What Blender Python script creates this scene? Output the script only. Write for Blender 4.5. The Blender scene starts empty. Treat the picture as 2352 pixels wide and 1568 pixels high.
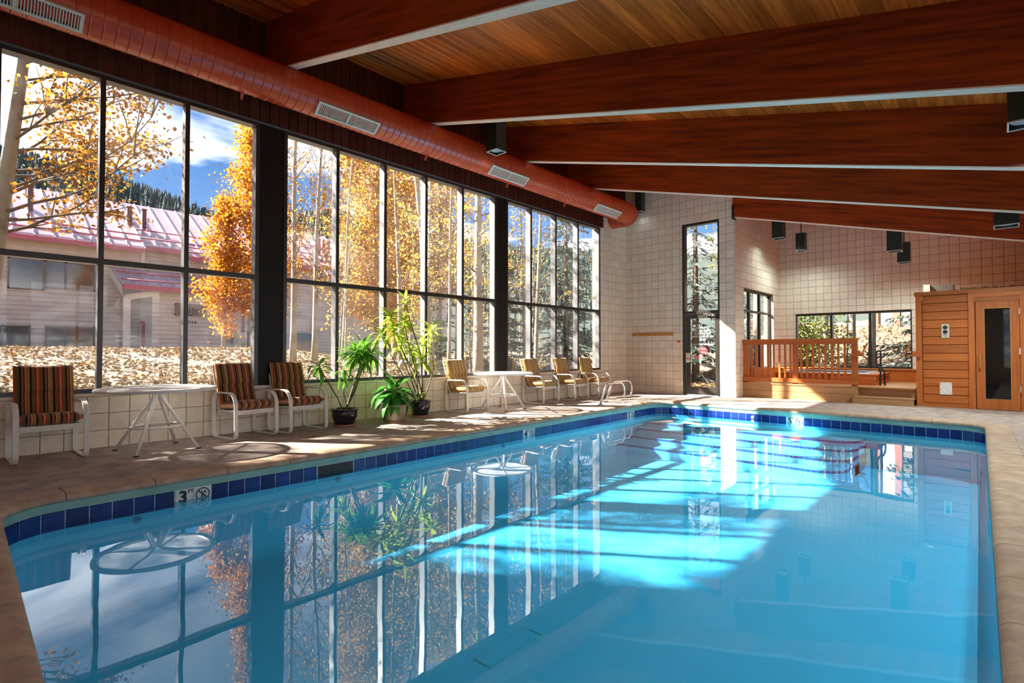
import bpy, bmesh, math, random
import numpy as np
from mathutils import Vector, Matrix, geometry
PI = math.pi
SC = bpy.context.scene
COL = SC.collection
rnd = random.Random(7)
nrs = np.random.RandomState(11)

# ------------------------------------------------------------------ camera, sky, sun, exposure
YAW, PITCH = math.radians(43.0139), math.radians(1.0546)
cam = bpy.data.objects.new('camera', bpy.data.cameras.new('camera'))
COL.objects.link(cam)
cam.data.sensor_width = 36.0
cam.data.lens = 36.0 * 1201.17 / 2352.0
cam.data.clip_start = 0.05
cam.data.clip_end = 3000
cam.location = (0, 0, 1.1416)
cam.rotation_euler = (PI / 2 + PITCH, 0, YAW)
SC.camera = cam

SUN_DIR = Vector((1.0, 0.675, -0.8755)).normalized()
sun = bpy.data.objects.new('sun', bpy.data.lights.new('sun', 'SUN'))
COL.objects.link(sun)
sun.data.energy = 28.0
sun.data.color = (1.0, 0.93, 0.82)
sun.data.angle = math.radians(0.9)
sun.rotation_euler = SUN_DIR.to_track_quat('-Z', 'Y').to_euler()

SKY_STRENGTH = 1.6
wd = bpy.data.worlds.new('sky')
SC.world = wd
wd.use_nodes = True
nt = wd.node_tree
nt.nodes.clear()


def N(nt, t, **kw):
    n = nt.nodes.new(t)
    for k, v in kw.items():
        if k.startswith('_'):
            setattr(n, k[1:], v)
        else:
            n.inputs[k].default_value = v
    return n


def ramp(nt, stops, interp='LINEAR'):
    n = nt.nodes.new('ShaderNodeValToRGB')
    e = n.color_ramp.elements
    n.color_ramp.interpolation = interp
    while len(e) < len(stops):
        e.new(0.5)
    for s, (p, c) in zip(e, stops):
        s.position = p
        s.color = tuple(c) + ((1,) if len(c) == 3 else ())
    return n


L = nt.links.new
tc = N(nt, 'ShaderNodeTexCoord')
sep = N(nt, 'ShaderNodeSeparateXYZ')
L(tc.outputs['Generated'], sep.inputs[0])
grad = ramp(nt, [(0.0, (0.34, 0.45, 0.58)), (0.12, (0.14, 0.25, 0.45)), (0.32, (0.05, 0.135, 0.32)), (1.0, (0.03, 0.09, 0.25))])
L(sep.outputs['Z'], grad.inputs['Fac'])
# clouds live on a plane above: direction / height
addz = N(nt, 'ShaderNodeMath', _operation='ADD')
addz.inputs[1].default_value = 0.12
L(sep.outputs['Z'], addz.inputs[0])
dx = N(nt, 'ShaderNodeMath', _operation='DIVIDE')
dy = N(nt, 'ShaderNodeMath', _operation='DIVIDE')
L(sep.outputs['X'], dx.inputs[0]); L(addz.outputs[0], dx.inputs[1])
L(sep.outputs['Y'], dy.inputs[0]); L(addz.outputs[0], dy.inputs[1])
cmb = N(nt, 'ShaderNodeCombineXYZ')
L(dx.outputs[0], cmb.inputs[0]); L(dy.outputs[0], cmb.inputs[1])
cn = N(nt, 'ShaderNodeTexNoise', Scale=1.15, Detail=7.0, Roughness=0.55, Distortion=0.6)
L(cmb.outputs[0], cn.inputs['Vector'])
cr = ramp(nt, [(0.49, (0, 0, 0)), (0.66, (1, 1, 1))])
L(cn.outputs['Fac'], cr.inputs['Fac'])
mixc = N(nt, 'ShaderNodeMixRGB')
mixc.inputs['Color2'].default_value = (1.9, 1.87, 1.84, 1)
thin = ramp(nt, [(0.10, (1, 1, 1)), (0.42, (0.30, 0.30, 0.30))])
L(sep.outputs['Z'], thin.inputs['Fac'])
cm = N(nt, 'ShaderNodeMath', _operation='MULTIPLY')
L(cr.outputs[0], cm.inputs[0]); L(thin.outputs[0], cm.inputs[1])
L(cm.outputs[0], mixc.inputs['Fac'])
L(grad.outputs[0], mixc.inputs['Color1'])
bg = N(nt, 'ShaderNodeBackground', Strength=SKY_STRENGTH)
L(mixc.outputs[0], bg.inputs['Color'])
wo = N(nt, 'ShaderNodeOutputWorld')
L(bg.outputs[0], wo.inputs['Surface'])

vs = SC.view_settings
SC.display_settings.display_device = 'sRGB'
vs.view_transform = 'Standard'
vs.look = 'None'
vs.gamma = 1.0
vs.use_curve_mapping = False
vs.exposure = 0.72
cy = SC.cycles
cy.use_denoising = True
cy.max_bounces = 10
cy.diffuse_bounces = 6
cy.glossy_bounces = 4
cy.transmission_bounces = 4
cy.transparent_max_bounces = 24
cy.caustics_reflective = False
cy.caustics_refractive = False
cy.sample_clamp_indirect = 8.0
cy.sample_clamp_direct = 0.0


# ------------------------------------------------------------------ materials
def new_mat(name):
    m = bpy.data.materials.new(name)
    m.use_nodes = True
    m.node_tree.nodes.clear()
    return m, m.node_tree


def finish(m, shader):
    o = m.node_tree.nodes.new('ShaderNodeOutputMaterial')
    m.node_tree.links.new(shader, o.inputs['Surface'])
    return m


def mat(name, col, col2=None, rough=0.6, metal=0.0, scale=8.0, detail=4.0, bump=0.0, bscale=None, spec=0.5,
        stretch=(1, 1, 1), roty=0.0, rand=0.0, coat=0.0, lo=0.35, hi=0.65, randcoord=False):
    m, t = new_mat(name)
    l = t.links.new
    tc = N(t, 'ShaderNodeTexCoord')
    mp = N(t, 'ShaderNodeMapping', Scale=stretch)
    if roty:
        rt = N(t, 'ShaderNodeMapping', Rotation=(0, roty, 0))
        l(tc.outputs['Object'], rt.inputs['Vector'])
        l(rt.outputs[0], mp.inputs['Vector'])
    else:
        l(tc.outputs['Object'], mp.inputs['Vector'])
    vec = mp.outputs[0]
    oi = N(t, 'ShaderNodeObjectInfo')
    if randcoord:
        ad = N(t, 'ShaderNodeVectorMath', _operation='ADD')
        ml = N(t, 'ShaderNodeMath', _operation='MULTIPLY')
        ml.inputs[1].default_value = 57.0
        l(oi.outputs['Random'], ml.inputs[0])
        l(vec, ad.inputs[0]); l(ml.outputs[0], ad.inputs[1])
        vec = ad.outputs[0]
    ns = N(t, 'ShaderNodeTexNoise', Scale=scale, Detail=detail, Roughness=0.6)
    l(vec, ns.inputs['Vector'])
    c2 = col2 if col2 else tuple(c * 0.85 for c in col)
    rp = ramp(t, [(lo, c2), (hi, col)])
    l(ns.outputs['Fac'], rp.inputs['Fac'])
    out = rp.outputs[0]
    if rand:
        hs = N(t, 'ShaderNodeHueSaturation')
        mr = N(t, 'ShaderNodeMapRange')
        mr.inputs['To Min'].default_value = 1 - rand
        mr.inputs['To Max'].default_value = 1 + rand
        l(oi.outputs['Random'], mr.inputs['Value'])
        l(mr.outputs[0], hs.inputs['Value'])
        l(out, hs.inputs['Color'])
        out = hs.outputs[0]
    b = N(t, 'ShaderNodeBsdfPrincipled', Roughness=rough, Metallic=metal)
    b.inputs['Specular IOR Level'].default_value = spec
    b.inputs['Coat Weight'].default_value = coat
    l(out, b.inputs['Base Color'])
    if bump:
        n2 = N(t, 'ShaderNodeTexNoise', Scale=bscale or scale * 4, Detail=5.0)
        l(vec, n2.inputs['Vector'])
        bp = N(t, 'ShaderNodeBump', Strength=bump, Distance=0.02)
        l(n2.outputs['Fac'], bp.inputs['Height'])
        l(bp.outputs[0], b.inputs['Normal'])
    return finish(m, b.outputs[0])


def wood(name, c1, c2, axis=0, rough=0.45, scale=3.0, rand=0.12, spec=0.4, bump=0.1, roty=0.0):
    st = [9.0, 9.0, 9.0]
    st[axis] = 0.55
    return mat(name, c1, c2, rough=rough, scale=scale, detail=6, stretch=tuple(st), roty=roty, rand=rand, spec=spec,
               bump=bump, bscale=scale * 2, randcoord=True, lo=0.3, hi=0.7)


def schlick(t, f0, power, normal=None):
    """same reflectance from both sides of a thin sheet"""
    l = t.links.new
    g = N(t, 'ShaderNodeNewGeometry')
    d = N(t, 'ShaderNodeVectorMath', _operation='DOT_PRODUCT')
    l(g.outputs['Incoming'], d.inputs[0])
    l(normal if normal is not None else g.outputs['Normal'], d.inputs[1])
    ab = N(t, 'ShaderNodeMath', _operation='ABSOLUTE')
    l(d.outputs['Value'], ab.inputs[0])
    sb = N(t, 'ShaderNodeMath', _operation='SUBTRACT', _use_clamp=True)
    sb.inputs[0].default_value = 1.0
    l(ab.outputs[0], sb.inputs[1])
    pw_ = N(t, 'ShaderNodeMath', _operation='POWER')
    pw_.inputs[1].default_value = power
    l(sb.outputs[0], pw_.inputs[0])
    ma = N(t, 'ShaderNodeMath', _operation='MULTIPLY_ADD')
    ma.inputs[1].default_value = 1 - f0
    ma.inputs[2].default_value = f0
    l(pw_.outputs[0], ma.inputs[0])
    return ma.outputs[0]


def glass_mat(name, tint=(0.985, 0.99, 0.985), f0=0.018, power=5.0):
    m, t = new_mat(name)
    l = t.links.new
    tr = N(t, 'ShaderNodeBsdfTransparent', Color=tint + (1,))
    gl = N(t, 'ShaderNodeBsdfGlossy', Roughness=0.0)
    mx = N(t, 'ShaderNodeMixShader')
    l(schlick(t, f0, power), mx.inputs[0]); l(tr.outputs[0], mx.inputs[1]); l(gl.outputs[0], mx.inputs[2])
    du = N(t, 'ShaderNodeBsdfTranslucent', Color=(0.9, 0.9, 0.9, 1))
    tcd = N(t, 'ShaderNodeTexCoord')
    nd = N(t, 'ShaderNodeTexNoise', Scale=1.6, Detail=6.0)
    l(tcd.outputs['Object'], nd.inputs['Vector'])
    rd = N(t, 'ShaderNodeMapRange')
    rd.inputs['From Min'].default_value = 0.35
    rd.inputs['From Max'].default_value = 0.75
    rd.inputs['To Min'].default_value = 0.002
    rd.inputs['To Max'].default_value = 0.010
    l(nd.outputs['Fac'], rd.inputs['Value'])
    m2 = N(t, 'ShaderNodeMixShader')
    l(rd.outputs[0], m2.inputs[0]); l(mx.outputs[0], m2.inputs[1]); l(du.outputs[0], m2.inputs[2])
    return finish(m, m2.outputs[0])


def leaf_mat(name, cols, trans=0.45, rough=0.5, spec=0.3):
    m, t = new_mat(name)
    l = t.links.new
    g = N(t, 'ShaderNodeNewGeometry')
    rp = ramp(t, [(i / max(1, len(cols) - 1), c) for i, c in enumerate(cols)])
    l(g.outputs['Random Per Island'], rp.inputs['Fac'])
    b = N(t, 'ShaderNodeBsdfPrincipled', Roughness=rough)
    b.inputs['Specular IOR Level'].default_value = spec
    tl = N(t, 'ShaderNodeBsdfTranslucent')
    l(rp.outputs[0], b.inputs['Base Color']); l(rp.outputs[0], tl.inputs['Color'])
    mx = N(t, 'ShaderNodeMixShader', Fac=trans)
    l(b.outputs[0], mx.inputs[1]); l(tl.outputs[0], mx.inputs[2])
    return finish(m, mx.outputs[0])


def stripe_mat(name, stops, period):
    m, t = new_mat(name)
    l = t.links.new
    tc = N(t, 'ShaderNodeTexCoord')
    sp = N(t, 'ShaderNodeSeparateXYZ')
    l(tc.outputs['Object'], sp.inputs[0])
    dv = N(t, 'ShaderNodeMath', _operation='MULTIPLY_ADD')
    dv.inputs[1].default_value = 1 / period
    dv.inputs[2].default_value = 10.0
    l(sp.outputs['X'], dv.inputs[0])
    fc = N(t, 'ShaderNodeMath', _operation='FRACT')
    l(dv.outputs[0], fc.inputs[0])
    rp = ramp(t, stops, 'CONSTANT')
    l(fc.outputs[0], rp.inputs['Fac'])
    ns = N(t, 'ShaderNodeTexNoise', Scale=900.0, Detail=2.0)
    l(tc.outputs['Object'], ns.inputs['Vector'])
    b = N(t, 'ShaderNodeBsdfPrincipled', Roughness=0.9)
    b.inputs['Specular IOR Level'].default_value = 0.15
    b.inputs['Sheen Weight'].default_value = 0.2
    l(rp.outputs[0], b.inputs['Base Color'])
    bp = N(t, 'ShaderNodeBump', Strength=0.3, Distance=0.004)
    l(ns.outputs['Fac'], bp.inputs['Height']); l(bp.outputs[0], b.inputs['Normal'])
    return finish(m, b.outputs[0])


def water_mat():
    m, t = new_mat('pool_water')
    l = t.links.new
    tc = N(t, 'ShaderNodeTexCoord')
    ns = N(t, 'ShaderNodeTexNoise', Scale=1.6, Detail=2.0, Roughness=0.5)
    l(tc.outputs['Object'], ns.inputs['Vector'])
    bp = N(t, 'ShaderNodeBump', Strength=0.03, Distance=0.05)
    l(ns.outputs['Fac'], bp.inputs['Height'])
    tr = N(t, 'ShaderNodeBsdfTransparent', Color=(0.30, 0.79, 1.0, 1))
    gl = N(t, 'ShaderNodeBsdfGlossy', Roughness=0.0)
    l(bp.outputs[0], gl.inputs['Normal'])
    mx = N(t, 'ShaderNodeMixShader')
    l(schlick(t, 0.05, 4.3, bp.outputs[0]), mx.inputs[0]); l(tr.outputs[0], mx.inputs[1]); l(gl.outputs[0], mx.inputs[2])
    return finish(m, mx.outputs[0])


def frosted_mat():
    """translucent cast table top"""
    m, t = new_mat('frosted_table_top')
    l = t.links.new
    b = N(t, 'ShaderNodeBsdfPrincipled', Roughness=0.18)
    b.inputs['Base Color'].default_value = (0.80, 0.80, 0.83, 1)
    tr = N(t, 'ShaderNodeBsdfTransparent', Color=(0.9, 0.92, 0.95, 1))
    tl = N(t, 'ShaderNodeBsdfTranslucent', Color=(0.8, 0.82, 0.86, 1))
    m1 = N(t, 'ShaderNodeMixShader', Fac=0.5)
    l(b.outputs[0], m1.inputs[1]); l(tl.outputs[0], m1.inputs[2])
    m2 = N(t, 'ShaderNodeMixShader', Fac=0.30)
    l(m1.outputs[0], m2.inputs[1]); l(tr.outputs[0], m2.inputs[2])
    return finish(m, m2.outputs[0])


M = {}
M['block'] = mat('painted_block', (0.82, 0.72, 0.59), (0.74, 0.64, 0.51), rough=0.7, scale=14, rand=0.06, bump=0.12, bscale=90, randcoord=True)
M['grout'] = mat('block_joint', (0.30, 0.25, 0.19), rough=0.9, scale=20)
M['deck'] = mat('deck_concrete', (0.55, 0.445, 0.375), (0.27, 0.21, 0.18), rough=0.85, scale=5.0, detail=14, bump=0.8, bscale=110, lo=0.28, hi=0.68)
M['coping'] = mat('coping_stone', (0.50, 0.345, 0.235), (0.34, 0.22, 0.145), rough=0.75, scale=6, detail=8, bump=0.25, bscale=60, rand=0.06, randcoord=True)
M['bond'] = mat('bond_beam', (0.26, 0.44, 0.37), (0.19, 0.35, 0.29), rough=0.6, scale=5)
M['tile'] = mat('blue_tile', (0.013, 0.038, 0.20), (0.008, 0.022, 0.13), rough=0.22, scale=6, rand=0.3, spec=0.35, randcoord=True)
M['tilewhite'] = mat('marker_tile', (0.74, 0.74, 0.68), rough=0.25, scale=20)
M['tilegrout'] = mat('tile_grout', (0.55, 0.62, 0.66), rough=0.8, scale=30)
M['plaster'] = mat('pool_plaster', (0.72, 0.92, 1.0), (0.66, 0.88, 0.99), rough=0.7, scale=1.2, detail=6)
M['stepedge'] = mat('step_edge_tile', (0.03, 0.10, 0.30), rough=0.4, scale=30)
M['water'] = water_mat()
M['glass'] = glass_mat('window_glass')
M['darkglass'] = mat('dark_glass', (0.010, 0.007, 0.006), rough=0.03, spec=0.45)
M['frame'] = mat('bronze_frame', (0.030, 0.024, 0.020), rough=0.32, scale=20, spec=0.6)
M['reveal'] = mat('sunlit_reveal_and_bead', (0.15, 0.15, 0.16), rough=0.35, scale=20, spec=0.6)  # paler than the frame: sunlight on the bar sides put into the colour
M['post'] = mat('post_paint', (0.012, 0.008, 0.006), (0.008, 0.006, 0.005), rough=0.55, scale=6, spec=0.25)
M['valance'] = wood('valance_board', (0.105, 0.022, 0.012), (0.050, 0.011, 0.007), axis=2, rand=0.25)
M['beam'] = wood('glulam_beam', (0.46, 0.066, 0.010), (0.13, 0.018, 0.005), axis=0, rough=0.36, scale=2.0, rand=0.1, roty=-math.atan(0.2585))
M['beamlit'] = wood('lit_beam_soffit', (0.90, 0.68, 0.54), (0.78, 0.55, 0.42), axis=0, rough=0.4)  # light on the beam undersides put into a pale wood colour
M['plank'] = wood('ceiling_plank', (0.88, 0.185, 0.026), (0.46, 0.076, 0.010), axis=1, rough=0.26, scale=2.6, rand=0.35)
M['roof'] = mat('roof_deck', (0.06, 0.03, 0.02), rough=0.9)
M['duct'] = mat('duct_paint', (0.60, 0.070, 0.022), (0.48, 0.050, 0.016), rough=0.26, scale=3, spec=0.6)
M['register'] = mat('register_white', (0.74, 0.70, 0.62), rough=0.4, scale=30)
M['slot'] = mat('slot_dark', (0.03, 0.028, 0.026), rough=0.6)
M['white'] = mat('white_enamel', (0.82, 0.78, 0.72), (0.74, 0.70, 0.64), rough=0.35, scale=25)
M['tabletop'] = frosted_mat()
stA = [(0.0, (0.030, 0.012, 0.010)), (0.09, (0.19, 0.10, 0.034)), (0.23, (0.58, 0.075, 0.018)), (0.31, (0.62, 0.42, 0.22)),
       (0.345, (0.30, 0.028, 0.014)), (0.43, (0.19, 0.10, 0.034)), (0.56, (0.028, 0.012, 0.010)), (0.66, (0.36, 0.19, 0.06)),
       (0.76, (0.46, 0.13, 0.03)), (0.82, (0.60, 0.44, 0.25)), (0.85, (0.16, 0.028, 0.015)), (0.93, (0.26, 0.15, 0.055))]
stB = [(0.0, (0.10, 0.045, 0.02)), (0.07, (0.50, 0.30, 0.11)), (0.22, (0.16, 0.07, 0.025)), (0.28, (0.58, 0.38, 0.16)),
       (0.45, (0.40, 0.18, 0.05)), (0.53, (0.07, 0.03, 0.015)), (0.59, (0.54, 0.34, 0.13)), (0.76, (0.66, 0.50, 0.28)),
       (0.81, (0.22, 0.09, 0.03)), (0.87, (0.50, 0.30, 0.11))]
M['stripeA'] = stripe_mat('stripe_cloth_red', stA, 0.190)
M['stripeB'] = stripe_mat('stripe_cloth_tan', stB, 0.170)
M['pot_dark'] = mat('glazed_pot', (0.012, 0.012, 0.022), rough=0.12, scale=10, spec=0.7)
M['pot_light'] = mat('stoneware_pot', (0.42, 0.33, 0.25), (0.30, 0.22, 0.16), rough=0.4, scale=9)
M['terracotta'] = mat('terracotta', (0.46, 0.22, 0.13), rough=0.8, scale=20)
M['soil'] = mat('soil', (0.06, 0.035, 0.02), rough=1.0, scale=60, bump=0.8)
M['cane'] = mat('plant_cane', (0.17, 0.13, 0.085), (0.07, 0.05, 0.03), rough=0.8, scale=40, stretch=(1, 1, 4))
M['leafA'] = leaf_mat('leaf_mid_green', [(0.07, 0.21, 0.020), (0.14, 0.36, 0.035), (0.22, 0.46, 0.05)], 0.45, 0.35, 0.5)
M['leafB'] = leaf_mat('leaf_deep_green', [(0.022, 0.12, 0.014), (0.045, 0.21, 0.025), (0.08, 0.32, 0.035)], 0.35, 0.22, 0.6)
M['leafC'] = leaf_mat('leaf_yellow_green', [(0.20, 0.32, 0.03), (0.34, 0.45, 0.05), (0.48, 0.56, 0.09)], 0.55, 0.4, 0.4)
M['chrome'] = mat('steel_rail', (0.75, 0.75, 0.76), rough=0.16, metal=1.0)
M['darksteel'] = mat('dark_rail', (0.04, 0.045, 0.055), rough=0.3, metal=0.6)
M['cedar'] = wood('cedar_board', (0.56, 0.165, 0.032), (0.40, 0.098, 0.018), axis=0, rand=0.16)
M['cedarV'] = wood('cedar_upright', (0.56, 0.16, 0.030), (0.40, 0.095, 0.018), axis=2, rand=0.12)
M['redwood'] = wood('redwood_rail', (0.54, 0.150, 0.034), (0.40, 0.098, 0.020), axis=0, rand=0.12)
M['redwoodV'] = wood('redwood_upright', (0.54, 0.150, 0.034), (0.40, 0.098, 0.020), axis=2, rand=0.12)
M['deckwood'] = wood('platform_board', (0.52, 0.29, 0.13), (0.40, 0.20, 0.085), axis=0, rand=0.08)
M['pine'] = wood('pine_board', (0.55, 0.27, 0.07), (0.42, 0.18, 0.04), axis=0)
M['black'] = mat('black_metal', (0.016, 0.020, 0.018), rough=0.45, scale=20)
M['lamp'] = mat('lamp_housing', (0.022, 0.034, 0.030), rough=0.4, scale=15)
M['lampglass'] = mat('lamp_lens', (0.55, 0.62, 0.66), rough=0.15, spec=0.7)
M['lampwhite'] = mat('lamp_rim', (0.70, 0.70, 0.66), rough=0.3)
M['red'] = mat('red_plastic', (0.65, 0.035, 0.05), rough=0.35)
M['pink'] = mat('pink_sticker', (0.80, 0.20, 0.28), rough=0.5)
M['greensticker'] = mat('green_sticker', (0.20, 0.42, 0.24), rough=0.5)
M['whiteprint'] = mat('white_print', (0.85, 0.86, 0.82), rough=0.5)
M['blackprint'] = mat('black_print', (0.012, 0.012, 0.012), rough=0.5)
M['sparim'] = mat('spa_shell', (0.55, 0.58, 0.62), rough=0.25)
M['spatile'] = mat('spa_tile', (0.03, 0.11, 0.46), (0.02, 0.05, 0.22), rough=0.15, scale=9, spec=0.6)
M['straw'] = mat('roof_batt', (0.20, 0.13, 0.05), (0.10, 0.06, 0.02), rough=1.0, scale=60)
M['greybox'] = mat('grey_box', (0.22, 0.19, 0.17), rough=0.7)
M['siding'] = mat('house_siding', (0.54, 0.43, 0.36), (0.47, 0.375, 0.31), rough=0.8, scale=2)
M['sidingtrim'] = mat('house_trim', (0.60, 0.49, 0.41), rough=0.7)
M['metalroof'] = mat('metal_roof', (0.50, 0.30, 0.32), (0.44, 0.25, 0.27), rough=0.30, scale=1.5, spec=0.8)
M['roofseam'] = mat('roof_seam', (0.56, 0.38, 0.40), rough=0.3, spec=0.8)
M['eave'] = mat('eave_trim', (0.40, 0.085, 0.11), rough=0.5)
M['chimney'] = mat('chimney_brown', (0.10, 0.04, 0.04), rough=0.6)
M['redvent'] = mat('vent_red', (0.45, 0.08, 0.09), rough=0.35)
M['door_red'] = mat('red_door', (0.42, 0.03, 0.075), rough=0.5)
M['housewin'] = mat('house_window', (0.10, 0.095, 0.09), (0.05, 0.045, 0.04), rough=0.06, scale=0.8, spec=0.8)
M['houseframe'] = mat('house_window_frame', (0.16, 0.13, 0.12), rough=0.5)
M['bark'] = mat('aspen_bark', (0.330, 0.290, 0.240), (0.170, 0.135, 0.105), rough=0.85, scale=5, detail=8, stretch=(1, 1, 0.5), bump=0.3, lo=0.30, hi=0.48)
M['twig'] = mat('twig_bark', (0.20, 0.155, 0.12), (0.12, 0.09, 0.07), rough=0.9, scale=8)
M['twigpale'] = mat('pale_twig_bark', (0.210, 0.180, 0.150), (0.120, 0.095, 0.075), rough=0.9, scale=8)
M['gold'] = leaf_mat('aspen_gold', [(0.46, 0.20, 0.014), (0.60, 0.32, 0.03), (0.72, 0.47, 0.08), (0.52, 0.25, 0.018)], 0.55)
M['orange'] = leaf_mat('aspen_orange', [(0.36, 0.12, 0.008), (0.50, 0.20, 0.011), (0.60, 0.30, 0.025)], 0.55)
M['goldshade'] = leaf_mat('aspen_shaded_gold', [(0.34, 0.13, 0.010), (0.46, 0.21, 0.018), (0.58, 0.34, 0.045), (0.28, 0.10, 0.008)], 0.5)  # backlit look of the near crown put into a darker leaf colour
M['yellowpale'] = leaf_mat('aspen_pale', [(0.48, 0.30, 0.05), (0.62, 0.44, 0.09), (0.42, 0.23, 0.03)], 0.5)
M['needle'] = leaf_mat('spruce_needle', [(0.040, 0.068, 0.032), (0.072, 0.112, 0.056), (0.112, 0.160, 0.080)], 0.25)
M['bluespruce'] = leaf_mat('blue_spruce_needle', [(0.064, 0.096, 0.072), (0.120, 0.160, 0.128), (0.192, 0.240, 0.200)], 0.25)
M['bush'] = leaf_mat('bush_green', [(0.096, 0.144, 0.024), (0.192, 0.240, 0.040), (0.368, 0.352, 0.080)], 0.4)
M['litter'] = leaf_mat('fallen_leaf', [(0.170, 0.110, 0.065), (0.250, 0.180, 0.110), (0.330, 0.250, 0.160), (0.300, 0.170, 0.050), (0.130, 0.085, 0.055), (0.360, 0.230, 0.070)], 0.1, 0.7)
M['ground'] = mat('leafy_ground', (0.250, 0.190, 0.130), (0.100, 0.065, 0.040), rough=0.95, scale=9, detail=10, bump=0.8, bscale=40, lo=0.38, hi=0.62)
M['forest'] = mat('forest_floor', (0.045, 0.060, 0.050), (0.020, 0.030, 0.028), rough=1.0, scale=0.04, detail=8)
M['farfir'] = mat('far_fir', (0.045, 0.072, 0.062), (0.020, 0.036, 0.034), rough=1.0, scale=0.05, detail=3)
M['rust'] = mat('rust_timber', (0.34, 0.12, 0.07), rough=0.7, scale=4)
M['farwall'] = mat('grey_cladding', (0.45, 0.44, 0.44), rough=0.7)


# ------------------------------------------------------------------ mesh helpers
def link(name, mesh, parent=None, loc=None, rot=None):
    o = bpy.data.objects.new(name, mesh)
    COL.objects.link(o)
    if parent is not None:
        o.parent = parent
    if loc is not None:
        o.location = loc
    if rot is not None:
        o.rotation_euler = rot
    return o


def tag(o, label=None, cat=None, group=None, kind=None):
    if label:
        o['label'] = label
    if cat:
        o['category'] = cat
    if group:
        o['group'] = group
    if kind:
        o['kind'] = kind
    return o


def thing(name, label, cat, loc=(0, 0, 0), rz=0.0, group=None):
    o = link(name, None, None, loc, (0, 0, rz))
    o.empty_display_size = 0.1
    return tag(o, label, cat, group)


def struct(name, loc=(0, 0, 0)):
    return tag(link(name, None, None, loc), kind='structure')


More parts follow.
